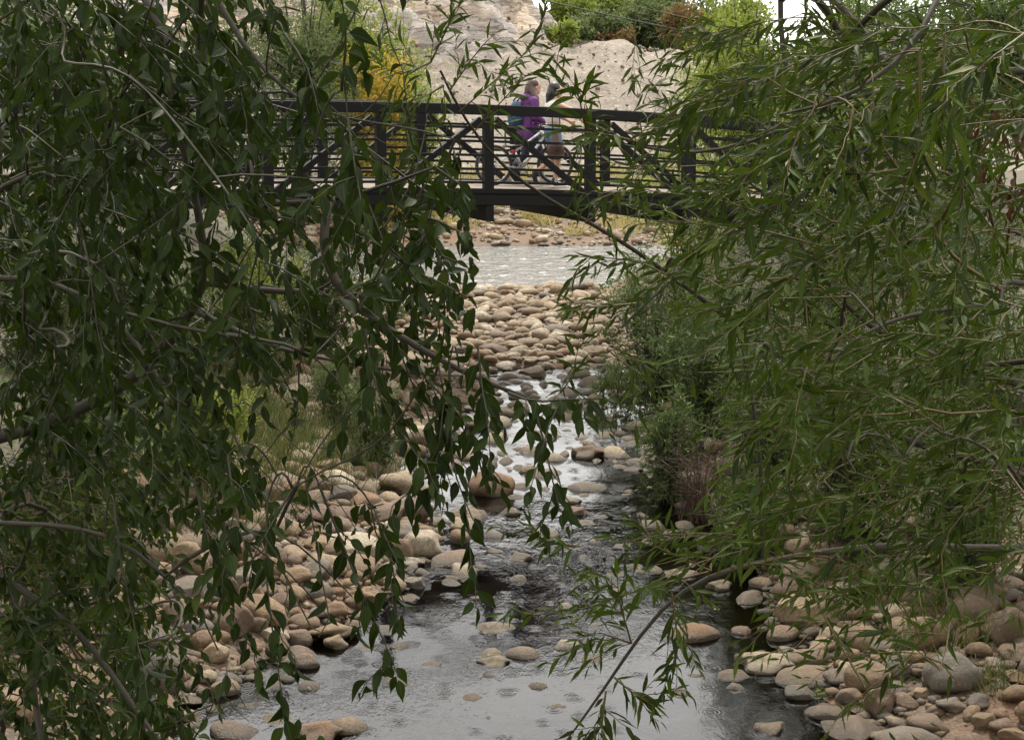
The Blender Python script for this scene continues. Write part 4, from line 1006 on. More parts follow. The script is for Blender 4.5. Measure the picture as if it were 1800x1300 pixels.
def twig_leaves(LV, pts, spacing, Lr, wr, t0, tang_w, down, spread_, rand, stems=None, size_taper=0.25, rcol=None):
    """alternate leaves along a twig"""
    P = np.asarray(pts); s = np.concatenate([[0], np.cumsum(np.linalg.norm(np.diff(P, axis=0), axis=1))]); tot = s[-1]
    u = np.arange(tot * t0, tot, spacing); u = u + rng.normal(0, spacing * 0.2, len(u)); u = np.clip(np.append(u, tot), 0, tot); k = len(u)
    Q = np.stack([np.interp(u, s, P[:, j]) for j in range(3)], 1)
    T = norm(np.stack([np.interp(np.minimum(u + 0.02, tot), s, P[:, j]) for j in range(3)], 1) - np.stack([np.interp(np.maximum(u - 0.02, 0), s, P[:, j]) for j in range(3)], 1))
    ph = rng.uniform(0, 6.28) + np.arange(k) * 2.4
    ref = norm(np.cross(T, np.array([0.02, 0.05, 1.0]) + rng.normal(0, 0.02, 3))); ref2 = np.cross(T, ref)
    side = ref * np.cos(ph)[:, None] + ref2 * np.sin(ph)[:, None] * 0.7
    d = T * tang_w + side * spread_ + np.array([0, 0, -down]) + rng.normal(0, rand, (k, 3))
    d[-1] = T[-1] + np.array([0, 0, -down * 0.5])
    n = np.array([0, -0.35, 0.75]) + side * -0.25 + rng.normal(0, 0.42, (k, 3))
    L = rng.uniform(*Lr, k) * (1 - size_taper * (u / tot) ** 3)
    base_ = rng.uniform(0.0, 0.75) if rcol is None else rcol
    LV.add(Q, d, n, L, rng.uniform(*wr, k), np.where(rng.random(k) < 0.012, 0.996, np.clip(base_ + rng.normal(0, 0.13, k), 0, 0.96)))

def in_clear(P):
    x, y, d = project(P); return ((x > 840) & (x < 1085) & (y > 175) & (y < 640) & (d > 0.3)).mean() > 0.35
def link_leaves(S, LV, r0, ex, args):
    """leaves along the thin links of the skeleton, outer two thirds"""
    S.smooth()
    for P, r in S.chains(S.radii(r0, ex)):
        if len(P) < 5 or r.max() > 0.0062: continue
        if np.linalg.norm(P[-1] - P[0]) < 0.12 or P[-1][2] > 6.4 or P[-1][1] < 2.5: continue
        twig_leaves(LV, P[int(len(P) * 0.3):], *args, rcol=float(rng.uniform(0.0, 0.45)))
NEAR_TREES = []
def merge_leaves(a, b):
    o = Leaves(); o.p, o.d, o.n, o.L, o.w, o.r, o.side = [np.concatenate([getattr(a, k), getattr(b, k)]) for k in ("p", "d", "n", "L", "w", "r", "side")]
    o.pack = lambda: o
    return o
def finish_tree(root, LV, skel, twigs, templates, leafmat, barkmat, twigmat, r0, ex, thick=0.006, extra=None, dens=None, autos=()):
    """limbs, twigs, and leaves (the ones that show largest become parts later)"""
    r = skel.radii(r0, ex); ch = skel.chains(r); inv_ = Matrix.Translation(root.location).inverted()
    limbs = []; thin = []
    for P, rr in ch + list(autos):
        x, y, d_ = project(P); big_ = rr.max() > thick; bare = (rr < (0.0036 if big_ else 1.0)) & (x > 0) & (x < 1800) & (y > 0) & (y < 1300) & (d_ > 0.3) & (((dens(x, y) < 1.2) | ((x > 830) & (x < 1100) & (y > 170) & (y < 1000))) if dens else False)
        run = []
        for k in range(len(P)):
            if not bare[k]: run.append(k)
            if (bare[k] or k == len(P) - 1) and run:
                if len(run) > 1: (limbs if big_ else thin).append((P[run], rr[run]))
                run = []
    v, f, a = join_tubes(limbs, 8); o = mesh_np("trunk", v, f, barkmat, root, True, {"rnd": a}); o.matrix_parent_inverse = inv_
    v, f, a = join_tubes(thin + twigs, 4); o = mesh_np("twigs", v, f, twigmat, root, True, {"rnd": a}); o.matrix_parent_inverse = inv_
    LV.pack()
    NEAR_TREES.append((root, LV, templates, leafmat))

def split_visible(maxn=300):
    cellpx = 14; depth = {}
    info = []
    for root, LV, tpl, mat in NEAR_TREES:
        c = LV.p + LV.d * (LV.L * 0.5)[:, None]; px, py, dep = project(c)
        view = norm(EYE - c); area = LV.L ** 2 * LV.w * (FPX / np.maximum(dep, .5)) ** 2 * np.abs((view * LV.n).sum(1))
        inn = (px > 5) & (px < 1795) & (py > 5) & (py < 1295) & (dep > 0.5); info.append((px, py, dep, area, inn))
        for t_ in (0.3, 0.5, 0.7):
            q = LV.p + LV.d * (LV.L * t_)[:, None]; x, y, e = project(q)
            for i in np.where(inn)[0]:
                k = (int(x[i] // cellpx), int(y[i] // cellpx))
                if e[i] < depth.get(k, 1e9): depth[k] = e[i]
    for (root, LV, tpl, mat), (px, py, dep, area, inn) in zip(NEAR_TREES, info):
        vis = np.array([inn[i] and dep[i] < depth.get((int(px[i] // cellpx), int(py[i] // cellpx)), 1e9) + 0.03 for i in range(len(px))])
        order = np.argsort(-(area * vis)); pick = order[:maxn]; pick = pick[vis[pick]]
        var = np.arange(len(px)) % len(tpl); inv_ = Matrix.Translation(root.location).inverted(); M3 = LV.frame()
        mes = []
        for tv, tf, tu in tpl:
            o = mesh_np("leaf", tv, tf, mat, attrs={"rnd": np.zeros(len(tv))}, uv=tu); mes.append(o.data); bpy.data.objects.remove(o)
        for i in pick:
            o = bpy.data.objects.new("leaf", mes[var[i]]); COL.objects.link(o); o.parent = root; o.matrix_parent_inverse = inv_
            A = np.eye(4); A[:3, :3] = M3[i]; A[:3, 3] = LV.p[i]; o.matrix_basis = Matrix(A.tolist())
        rest = np.ones(len(px), bool); rest[pick] = False
        o = LV.sub(rest).mesh("foliage", tpl, mat, root, var[rest]); o["kind"] = "stuff"

# ------------------------------------------------------------------ the broad-leaved tree on one side
GL, FL = grid_density([
 "999963310000000000",
 "999942110000000000",
 "999832221000000000",
 "999855664100000000",
 "999522478100000000",
 "999755687200000000",
 "999642565100000000",
 "999731334000000000",
 "999832112000000000",
 "688322210000000000",
 "678212110000000000",
 "789201010000000000",
 "999311000000000000"])
def pixpath(pts, D0, D1):
    n = len(pts); return np.array([at(x, y, D0 + (D1 - D0) * i / (n - 1)) for i, (x, y) in enumerate(pts)])

tl = empty("broad_leaved_tree", (-2.75, 5.2, float(H(-2.75, 5.2)) - 0.1)); tag(tl, "dark broad-leaved tree hanging its leafy branches over the creek and bridge", "tree")
S = Skeleton(); b = np.array(tl.location)
S.path([b, b + [0.05, 0, 1.2], b + [0.15, -0.1, 2.4], b + [0.1, -0.1, 3.8], b + [0.3, 0, 5.4]], -1, 0.15, 0.05)
S.trunk_n = S.n
def limb(S, pts, D0, D1, r0, r1):
    Q = pixpath(pts, D0, D1); k = S.nearest(Q[0], 0.0)
    if pts[0][0] < 0 or pts[0][0] > 1800: k = int(np.argmin(np.linalg.norm(S.P[:S.trunk_n] - Q[0] + np.array([0, 0, 0.5]), axis=1)))
    if np.linalg.norm(S.P[k] - Q[0]) > 0.12:
        a = S.P[k]; B = bezier(a, (a + Q[0]) / 2 + np.array([0, 0, 0.15]), Q[0], 8)
        for q in B[1:]: k = S.add(q, k, r0 * 1.05)
    return S.path(Q, k, r0, r1), Q
LL = Leaves(); HL = Leaves(); TW = []; AUT = []
limb(S, [(-60, 790), (80, 745), (200, 700), (290, 610), (362, 535), (372, 500), (355, 420), (340, 330)], 5.0, 4.6, 0.024, 0.010)
limb(S, [(362, 535), (420, 528), (500, 522), (600, 500)], 4.7, 4.7, 0.012, 0.006)
limb(S, [(345, 545), (400, 570), (470, 605), (560, 640)], 4.7, 4.5, 0.010, 0.005)
limb(S, [(-60, 480), (70, 480), (160, 520), (240, 590), (300, 720)], 4.9, 4.6, 0.010, 0.005)
limb(S, [(-50, 330), (60, 330), (150, 200), (250, 20)], 5.4, 5.2, 0.02, 0.012)
limb(S, [(240, -60), (280, 60), (330, 150), (400, 205), (450, 280), (490, 330)], 4.6, 4.2, 0.012, 0.005)
limb(S, [(360, -60), (410, 60), (440, 130), (520, 180)], 4.2, 4.0, 0.009, 0.004)
limb(S, [(430, 380), (480, 352), (540, 358), (600, 345), (680, 330), (760, 300)], 4.4, 4.1, 0.010, 0.004)
limb(S, [(560, 500), (640, 560), (720, 600), (800, 650), (893, 690), (933, 702)], 4.1, 3.8, 0.011, 0.004)
limb(S, [(-40, 900), (40, 1100), (80, 1340)], 4.8, 4.4, 0.012, 0.008)
limb(S, [(60, 1020), (150, 1120), (240, 1240), (300, 1340)], 4.7, 4.3, 0.011, 0.006)
base_nodes = S.n
att = []
for j in range(GL.shape[0]):
    for i in range(GL.shape[1]):
        for _ in range(rng.poisson(GL[j, i] * (0.66 if i < 3 else 0.42))):
            D = rng.uniform(3.6, 5.2) if i >= 3 else rng.uniform(3.8, 7.6)
            att.append((i * 100 + rng.uniform(0, 100), j * 100 + rng.uniform(0, 100), D))
pts = [at(x, y, D) for x, y, D in att]
pts.sort(key=lambda p: np.linalg.norm(p - b - np.array([0.2, 0, 2.4])))
hidden = [np.array([rng.uniform(-6.5, 0.6), rng.uniform(-5.0, 14.0), rng.uniform(6.9, 9.4)]) for _ in range(520)]       # unseen crown added above and behind the viewer to block sky light
hidden += [np.array([rng.uniform(-6.0, 0.2), rng.uniform(-6.0, -2.0), rng.uniform(3.6, 7.5)]) for _ in range(320)]  # leafy wall added behind the viewer to cut the light from there
hidden += [np.array([rng.uniform(-6.0, -2.6), rng.uniform(2.5, 8.5), rng.uniform(4.0, 7.0)]) for _ in range(110)]
hidden.sort(key=lambda p: np.linalg.norm(p - b - np.array([0.2, 0, 5.0])))
def droop_twig(p, d, L, sagk):
    n = 7; t_ = np.linspace(0, 1, n)[:, None]
    q = p + d * L * t_ + np.array([0, 0, -1.0]) * sagk * L * t_ ** 2
    return q + rng.normal(0, 0.006, (n, 3)) * t_
NV = len(pts)
for ip, p in enumerate(pts + hidden):
    hx = rng.normal(0, 0.55, 3) * np.array([1, 0.7, 0.2]); d = norm(hx + np.array([0.28, -0.05, -0.45])); L = rng.uniform(0.20, 0.42)
    s0 = p - d * L * 0.5 + np.array([0, 0, 0.15 * L])
    hid = ip >= NV; k = S.grow_to(s0, zmin=5.7 if hid else None); q = droop_twig(S.P[k], d, L * (2.4 if hid else 1.0), 0.35)
    AUT.append((q, np.linspace(0.0024, 0.0011, len(q))))
    if not hid:
        for f_ in (2, 4):
            q2 = droop_twig(q[f_], norm(d + rng.normal(0, 0.8, 3)), rng.uniform(0.08, 0.17), 0.4); AUT.append((q2, np.linspace(0.0015, 0.0009, len(q2))))
            twig_leaves(LL, q2, 0.024, (0.038, 0.078), (0.32, 0.44), 0.1, 0.5, 0.62, 0.85, 0.28)
    twig_leaves(HL if hid else LL, q, 0.034 if hid else 0.026, (0.17, 0.24) if hid else (0.040, 0.084), (0.46, 0.56) if hid else (0.32, 0.44), 0.12, 0.55, 0.62, 0.9, 0.28)
link_leaves(S, LL, 0.0024, 0.40, (0.032, (0.040, 0.080), (0.32, 0.44), 0.0, 0.45, 0.62, 0.9, 0.28))
LA = LL; LL = Leaves()
SPR_L = [([(560, 850), (600, 950), (640, 1050), (690, 1160), (700, 1190)], 3.9), ([(470, 880), (468, 1000), (478, 1100), (500, 1250)], 3.8), ([(893, 690), (940, 705), (990, 702), (1060, 700)], 3.7),
         ([(935, 702), (952, 760), (968, 830), (985, 900)], 3.7), ([(790, 640), (792, 740), (800, 830), (832, 915)], 3.9), ([(770, 640), (780, 700), (770, 790), (765, 830)], 3.9), ([(400, 800), (415, 900), (430, 960)], 3.7),
         ([(640, 560), (655, 660), (690, 740), (720, 780)], 3.9), ([(340, 840), (370, 960), (400, 1060), (440, 1130)], 3.9), ([(600, 160), (608, 60), (596, -30)], 3.6), ([(610, 200), (625, 300), (640, 380)], 3.6),
         ([(660, 900), (680, 950), (700, 990)], 4.0), ([(500, 60), (540, 120), (560, 200)], 3.9), ([(200, 880), (215, 1000), (240, 1120), (255, 1290)], 3.9), ([(840, 610), (850, 700), (862, 735)], 3.8)]
for pl_, D in SPR_L:
    Q = pixpath(pl_, D, D - 0.15); k = S.nearest(Q[0], 0.0)
    a = S.P[k]; B = bezier(a, (a + Q[0]) / 2 + np.array([0, 0, 0.1]), Q[0], 6)
    for q in B[1:]: k = S.add(q, k)
    Q = resample(Q, 0.05); TW.append((Q, np.linspace(0.0034, 0.0012, len(Q))))
    twig_leaves(LL, Q, 0.024, (0.048, 0.084), (0.34, 0.44), 0.10, 0.45, 0.85, 0.85, 0.2)
    for f_ in np.linspace(0.3, 0.9, 3):                 # short side shoots
        q0 = Q[int(f_ * (len(Q) - 1))]; d = norm(rng.normal(0, 0.6, 3) + np.array([0, 0, -0.5])); q = droop_twig(q0, d, rng.uniform(0.10, 0.2), 0.4)
        TW.append((q, np.linspace(0.0018, 0.001, len(q)))); twig_leaves(LL, q, 0.026, (0.045, 0.08), (0.34, 0.44), 0.2, 0.5, 0.8, 0.8, 0.2)
# leaves that would have grown into the open view down the creek are not there
SPRL = LL.pack(); LL = LA.pack(); c = LL.p + LL.d * (LL.L * .5)[:, None]; px, py, dep = project(c)
inside = (px > 0) & (px < 1800) & (py > 0) & (py < 1300) & (dep > 0.3)
spr = np.zeros(len(px), bool)
ok = ~inside | (FL(px, py) > rng.uniform(0.9, 4.6, len(px))); ok &= dep > 2.9
ok &= ~((px > 835) & (px < 1300) & (py > 130) & (py < 1000))
LLs = merge_leaves(LL.sub(ok), SPRL)
finish_tree(tl, LLs, S, TW, BROAD, M['leaf_broad'], M['bark'], M['twig_broad'], 0.0024, 0.40, dens=FL, autos=AUT)

def upper(HV, root, mat):  # unseen large-leaved canopy added for shade, trimmed to stay out of frame
    HV.pack(); x, y, d_ = project(HV.p); x2, y2, _ = project(HV.p + HV.d * HV.L[:, None])
    m = ~((d_ > 0.2) & (x > -60) & (x < 1860) & (np.maximum(y, y2) > -25) & (y < 1400))
    o = HV.sub(m).mesh("shade_foliage", SMALL, mat, root); o["kind"] = "stuff"
upper(HL, tl, M['leaf_broad'])
# ------------------------------------------------------------------ the narrow-leaved willow on the other side
GR, FR = grid_density([
 "000000000002449999",
 "000000000003589999",
 "000000000003699999",
 "000000000005799999",
 "000000000002499999",
 "000000000001389999",
 "000000000000289999",
 "000000000000269999",
 "000000000000158999",
 "000000000002346775",
 "000000000011123542",
 "000000000011123331",
 "000000000010012110"])
tr_ = empty("willow_tree", (3.1, 6.3, float(H(3.1, 6.3)) - 0.1)); tag(tr_, "narrow-leaved willow tree filling the side opposite the broad-leaved tree", "tree")
S2 = Skeleton(); b = np.array(tr_.location); LW = Leaves(); HW = Leaves(); TW2 = []; AUT2 = []
S2.path([b, b + [-0.1, 0, 1.0], b + [-0.25, -0.1, 2.2], b + [-0.3, 0.0, 3.6], b + [-0.5, 0.1, 5.6]], -1, 0.16, 0.05)
S2.path([b + [-0.25, -0.1, 2.2], b + [0.2, -0.8, 3.2], b + [-0.2, -1.6, 4.2], b + [-0.6, -2.2, 5.0]], S2.nearest(b + [-0.25, -0.1, 2.2], 0), 0.08, 0.03)
S2.trunk_n = S2.n
limb(S2, [(1850, 850), (1690, 800), (1567, 766), (1440, 676), (1287, 563), (1200, 500), (1110, 435), (1030, 388), (955, 345), (885, 300), (833, 240), (807, 197), (757, 110), (735, 20)], 6.2, 5.4, 0.015, 0.003)
limb(S2, [(1850, 963), (1700, 962), (1560, 960), (1450, 968), (1330, 985), (1250, 1003), (1180, 1040), (1110, 1130), (1065, 1215), (985, 1310)], 5.6, 5.0, 0.017, 0.003)
limb(S2, [(1850, 690), (1700, 650), (1600, 613), (1527, 576), (1447, 486), (1400, 436)], 5.6, 5.0, 0.015, 0.005)
limb(S2, [(1850, 110), (1700, 135), (1560, 150), (1480, 180), (1400, 205)], 5.2, 4.8, 0.013, 0.005)
limb(S2, [(1690, -80), (1655, -10), (1620, 90), (1535, 175), (1430, 195), (1370, 200)], 3.9, 3.6, 0.008, 0.003)
limb(S2, [(1480, 190), (1400, 222), (1290, 270), (1210, 286), (1170, 262), (1120, 250), (1080, 240)], 4.9, 4.5, 0.007, 0.003)
limb(S2, [(1200, 500), (1173, 486), (1120, 533), (1067, 613), (1043, 640), (985, 690)], 5.6, 5.3, 0.006, 0.002)
limb(S2, [(1360, -60), (1365, 30), (1385, 140), (1410, 200)], 5.6, 5.4, 0.010, 0.008)
limb(S2, [(1480, 60), (1540, 200), (1600, 300), (1640, 420)], 5.9, 5.7, 0.012, 0.006)
limb(S2, [(1330, 985), (1335, 900), (1345, 800), (1300, 600)], 5.3, 5.3, 0.008, 0.004)
att = []
for j in range(GR.shape[0]):
    for i in range(GR.shape[1]):
        for _ in range(rng.poisson(GR[j, i] * (0.66 if i > 12 else 0.45))):
            u = rng.random(); D = rng.uniform(3.4, 4.6) if (u < 0.28 and i > 11) else rng.uniform(4.4, 7.6)
            if i < 11: D = rng.uniform(5.0, 5.8)
            att.append((i * 100 + rng.uniform(0, 100), j * 100 + rng.uniform(0, 100), D))
pts = [at(x, y, D) for x, y, D in att]
pts.sort(key=lambda p: np.linalg.norm(p - b - np.array([-0.2, 0, 2.4])))
hidden = [np.array([rng.uniform(-0.6, 6.5), rng.uniform(-5.0, 14.0), rng.uniform(6.9, 9.4)]) for _ in range(520)]  # unseen willow crown added to shade the near leaves and stones
hidden += [np.array([rng.uniform(-0.2, 6.0), rng.uniform(-6.0, -2.0), rng.uniform(3.6, 7.5)]) for _ in range(320)]
hidden += [np.array([rng.uniform(2.7, 6.5), rng.uniform(2.5, 9.5), rng.uniform(4.0, 7.0)]) for _ in range(110)]
hidden.sort(key=lambda p: np.linalg.norm(p - b - np.array([-0.3, 0, 5.0]))); NV = len(pts)
for ip, p in enumerate(pts + hidden):
    hid = ip >= NV; ppx = project(p)[0][0]
    hx = rng.normal(0, 0.5, 3) * np.array([1, 0.7, 0.55]); d = norm(hx + np.array([-0.75, -0.15, 0.02])); L = rng.uniform(0.22, 0.48)
    s0 = p - d * L * 0.5
    k = S2.grow_to(s0, sag=0.18, zmin=5.7 if hid else None); q = droop_twig(S2.P[k], d, L * (2.4 if hid else 1.15), 0.22)
    AUT2.append((q, np.linspace(0.0017, 0.0008, len(q))))
    sz = 0.8 if ppx < 1080 else 1.0
    lit_tone = float(rng.uniform(0.62, 0.95)) if (p[1] < 4.9 and p[2] > 4.4) else float(rng.uniform(0.0, 0.30))  # light on near upper sprays, shade on the rest, put into leaf tone
    if not hid:
        for f_ in (2, 4):
            q2 = droop_twig(q[f_], norm(d + rng.normal(0, 0.6, 3)), rng.uniform(0.08, 0.18), 0.3); AUT2.append((q2, np.linspace(0.0013, 0.0008, len(q2))))
            twig_leaves(LW, q2, 0.020, (0.040 * sz, 0.085 * sz), (0.15, 0.20), 0.05, 0.75, 0.22, 0.72, 0.2, rcol=lit_tone)
    twig_leaves(HW if hid else LW, q, 0.030 if hid else 0.021, (0.17, 0.24) if hid else (0.040 * sz, 0.096 * sz), (0.46, 0.56) if hid else (0.15, 0.20), 0.08, 0.75, 0.22, 0.72, 0.20, rcol=lit_tone)
link_leaves(S2, LW, 0.0022, 0.40, (0.028, (0.055, 0.10), (0.15, 0.20), 0.0, 0.7, 0.34, 0.78, 0.2))
LA = LW; LW = Leaves()
SPR_R = [([(1617, 90), (1617, 240), (1605, 290), (1570, 380), (1548, 440)], 3.5), ([(1660, 60), (1660, 190), (1690, 290), (1695, 390), (1720, 450)], 3.5), ([(1430, 195), (1400, 240), (1385, 300)], 3.6), ([(1500, 190), (1490, 250), (1480, 320)], 3.5),
         ([(1535, 180), (1520, 235), (1495, 260)], 3.6), ([(1800, 60), (1760, 90), (1700, 140)], 3.3), ([(807, 197), (860, 150), (930, 85), (955, 25)], 5.4), ([(757, 110), (700, 130), (655, 105)], 5.4), ([(830, 235), (885, 175), (940, 125), (1000, 150)], 5.4),
         ([(790, 160), (840, 90), (870, 60)], 5.4), ([(757, 110), (790, 40), (800, -10)], 5.4), ([(780, 150), (720, 190), (690, 230)], 5.4), ([(1110, 1130), (1090, 1060), (1085, 1010)], 5.0), ([(1080, 1190), (1110, 1215), (1150, 1240)], 5.0),
         ([(1065, 1215), (1060, 1260), (1055, 1310)], 4.9), ([(1180, 1040), (1190, 1120), (1180, 1180)], 5.0), ([(1250, 1003), (1130, 1035), (1000, 1075), (890, 1078)], 5.2), ([(1110, 1130), (1040, 1110), (1015, 1140)], 5.0), ([(1040, 250), (1020, 190), (1030, 150)], 4.6),
         ([(1120, 250), (1060, 235), (990, 232)], 4.5), ([(1130, 300), (1100, 330), (1050, 350)], 4.6), ([(1030, 390), (1080, 360), (1090, 330)], 5.3), ([(1067, 613), (1100, 640), (1130, 660)], 5.4), ([(1120, 533), (1050, 540), (1000, 545)], 5.3), ([(1200, 500), (1120, 460), (1010, 450)], 5.5),
         ([(1020, 960), (960, 950), (925, 925)], 5.2), ([(1250, 1003), (1150, 960), (1080, 945)], 5.1), ([(985, 690), (1000, 670), (1020, 640)], 5.3)]
for pl_, D in SPR_R:
    Q = pixpath(pl_, D, D - 0.1); k = S2.nearest(Q[0], 0.0); a = S2.P[k]
    B = bezier(a, (a + Q[0]) / 2 + np.array([0, 0, 0.05]), Q[0], 6)
    for q in B[1:]: k = S2.add(q, k)
    Q = resample(Q, 0.05); TW2.append((Q, np.linspace(0.0034, 0.0011, len(Q)))); far_ = D > 5.2
    twig_leaves(LW, Q, 0.022, (0.06, 0.095) if far_ else (0.075, 0.115), (0.15, 0.20), 0.15, 0.75, 0.22, 0.75, 0.2, rcol=0.8 if D < 4 else 0.4)  # nearest sprigs toned lighter for the light falling on them
    for f_ in np.linspace(0.2, 0.9, 4):
        q0 = Q[int(f_ * (len(Q) - 1))]; tg = norm(Q[-1] - Q[0]); d = norm(tg * 0.6 + rng.normal(0, 0.5, 3)); q = droop_twig(q0, d, rng.uniform(0.10, 0.22), 0.2)
        TW2.append((q, np.linspace(0.0016, 0.0009, len(q)))); twig_leaves(LW, q, 0.022, (0.055, 0.09), (0.15, 0.20), 0.1, 0.75, 0.25, 0.75, 0.2)
SPRR = LW.pack(); LW = LA.pack(); c = LW.p + LW.d * (LW.L * .5)[:, None]; px, py, dep = project(c)
inside = (px > 0) & (px < 1800) & (py > 0) & (py < 1300) & (dep > 0.3)
ok = ~inside | (FR(px, py) > rng.uniform(0.7, 4.0, len(px))); ok &= dep > 2.7
ok &= ~((np.abs(px - 1388) < 26) & (py < 45) & (py > -20))
ok &= ~((px > 700) & (px < 1090) & (py > 170) & (py < 1000))
LWs = merge_leaves(LW.sub(ok), SPRR)
finish_tree(tr_, LWs, S2, TW2, NARROW, M['leaf_willow'], M['bark'], M['twig_willow'], 0.0022, 0.40, dens=FR, autos=AUT2)
upper(HW, tr_, M['leaf_willow'])
# dry brown leaf bunches hanging in the willow
LD = Leaves()
for (x, y, s_) in ((1700, 205, 26), (1765, 200, 30), (1775, 330, 34), (1730, 300, 20), (1770, 375, 28), (1720, 230, 22), (1570, 545, 34), (1590, 520, 20), (1640, 975, 8), (1790, 250, 20)):
    k = int(s_ * 0.6); D = 5.0 if x > 1650 else 6.5
    P = np.array([at(x + rng.normal(0, s_ * .5), y + rng.normal(0, s_ * .6), D + rng.normal(0, .05)) for _ in range(k)])
    LD.add(P, rng.normal(0, 0.35, (k, 3)) + np.array([0, 0, -1]), rng.normal(0, 1, (k, 3)), rng.uniform(0.03, 0.055, k), rng.uniform(0.2, 0.35, k))
o = LD.pack().mesh("dry_leaves", NARROW, M['leaf_dry'], tr_); o["kind"] = "stuff"

# ------------------------------------------------------------------ low willow shrub in the lower corner
sw = empty("willow_shrub", (-2.0, 6.0, float(H(-2.0, 6.0)) - 0.05)); tag(sw, "fine-leaved green willow shrub below the broad-leaved tree in the lower corner", "shrub")
S3 = Skeleton(); b = np.array(sw.location); L3 = Leaves(); TW3 = []
S3.path([b, b + [0.05, -0.1, 0.4], b + [0.15, -0.3, 0.8]], -1, 0.03, 0.012)
pts = [at(rng.uniform(-120, 235), rng.uniform(860, 1130), rng.uniform(4.2, 5.4)) for _ in range(75)] + [at(rng.uniform(-250, 120), rng.uniform(1080, 1350), rng.uniform(4.8, 5.8)) for _ in range(30)]
pts.sort(key=lambda p: np.linalg.norm(p - b))
for p in pts:
    d = norm(rng.normal(0, 0.5, 3) + np.array([0.5, -0.2, 0.25])); L = rng.uniform(0.2, 0.36); k = S3.grow_to(p - d * L * .5, sag=0.3)
    q = droop_twig(S3.P[k], d, L, 0.25); TW3.append((q, np.linspace(0.0020, 0.0009, len(q)))); twig_leaves(L3, q, 0.016, (0.045, 0.075), (0.18, 0.24), 0.05, 0.6, 0.10, 0.85, 0.2)
finish_tree(sw, L3, S3, TW3, NARROW, M['leaf_willow'], M['bark'], M['twig_willow'], 0.0022, 0.42)
split_visible(300)

# ------------------------------------------------------------------ shrubs and trees of the middle distance and the hillside
def shrub(name, label, cat, x, y, h, w, nst, shoots, lps, L, lw, mat, group=None, trunk=False, stemmat='bark', lean=0.0, z0=None, droop=0.25):
    z = float(H(x, y)) if z0 is None else z0
    root = empty(name, (x, y, z - 0.05)); tag(root, label, cat, group); inv_ = Matrix.Translation(root.location).inverted()
    polys = []; LV = Leaves(); b = np.array([x, y, z - 0.05])
    if trunk:
        tp = b + np.array([rng.normal(0, .05 * h), 0, h * 0.55]); Tk = bezier(b, (b + tp) / 2 + rng.normal(0, 0.03 * h, 3), tp, 8); polys.append((Tk, np.linspace(0.035 * h ** .9, 0.014 * h, 8)))
    for i in range(nst):
        a = rng.uniform(0, 6.28); rr = w * 0.5 * math.sqrt(rng.random()); hh = h * rng.uniform(0.62, 1.04) * (1 - 0.28 * (rr / (w * .5)) ** 2)
        if trunk: s0 = Tk[int(rng.integers(2, 8))]
        else: s0 = b + np.array([rng.normal(0, w * .10), rng.normal(0, w * .10), 0])
        e = b + np.array([math.cos(a) * rr + lean, math.sin(a) * rr, hh])
        if trunk and rng.random() < 0.5: e[2] = b[2] + h * rng.uniform(0.18, 0.75); 
        c = s0 * 0.45 + e * 0.55 + np.array([0, 0, 0.18 * h]); st = bezier(s0, c, e, 9)
        r0 = 0.004 + 0.006 * h * (1.0 if trunk else 0.35); polys.append((st, np.linspace(r0, r0 * 0.25, 9)))
        for k in range(shoots):
            f = rng.uniform(0.06 if not trunk else 0.25, 1.0); q0 = st[int(f * 8)]; sl_ = h * rng.uniform(0.06, 0.17) + 0.08
            d = norm(norm(st[-1] - st[0]) * 0.5 + rng.normal(0, 0.65, 3)); q = q0 + d * sl_ * np.linspace(0, 1, 4)[:, None] + np.array([0, 0, -droop]) * sl_ * np.linspace(0, 1, 4)[:, None] ** 2
            if L < 0.10: polys.append((q[[0, 3]], np.array([r0 * .3, r0 * .12])))
            u = rng.random((lps, 1)); Q = q[0] * (1 - u) + q[-1] * u
            LV.add(Q + rng.normal(0, L * 0.35, (lps, 3)), d * 0.5 + rng.normal(0, 0.7, (lps, 3)) + np.array([0, 0, -0.05]), rng.normal(0, 0.5, (lps, 3)) + np.array([0, -0.2, 0.7]), rng.uniform(0.65, 1.25, lps) * L, lw)
    v, f, a_ = join_tubes(polys, 4); o = mesh_np("trunk" if trunk else "stems", v, f, M[stemmat], root, True, {"rnd": a_}); o.matrix_parent_inverse = inv_
    if lps: LV.pack().mesh("crown", SMALL, mat, root)
    return root
def Xof(px, Y): return (px - 900.0) / FPX * Y * 1.0
WS = "willow shrubs along the creek"
def sh_at(px, Y, ytop, wpx, name, label, mat='leaf_shrub', nst=20, shoots=24, lps=9, L=0.090, lw=0.21, group=WS, trunk=False, cat="shrub", **k):
    x = Xof(px, Y); z = float(H(x, Y)); top = at(px, ytop, Y)[2]; h = max(0.5, top - z)
    shrub(name, label, cat, x, Y, h, wpx / FPX * Y, nst, shoots, lps, L, lw, M[mat], group, trunk, z0=z, **k)
sh_at(1165, 25.0, 410, 240, "willow_shrub", "pale green willow shrub reaching the bar just under the bridge", nst=34, shoots=30)
sh_at(1250, 21.0, 470, 230, "willow_shrub", "dense willow shrub above the bend where the stream narrows", nst=34, shoots=30)
sh_at(1085, 24.0, 590, 110, "willow_shrub", "small tuft of willow shoots at the edge of the narrow stream", nst=12, shoots=14)
sh_at(1180, 19.6, 640, 110, "willow_shrub", "low leafy willow overhanging the bright water opposite the triangular rock", nst=16, shoots=18)
sh_at(1360, 18.0, 470, 260, "willow_shrub", "tall willow shrub above the dark undercut of the bank", nst=34, shoots=30)
sh_at(1330, 16.9, 800, 170, "willow_shrub", "short willow regrowth over the dark gap beside the grey-brown boulder", nst=18, shoots=16)
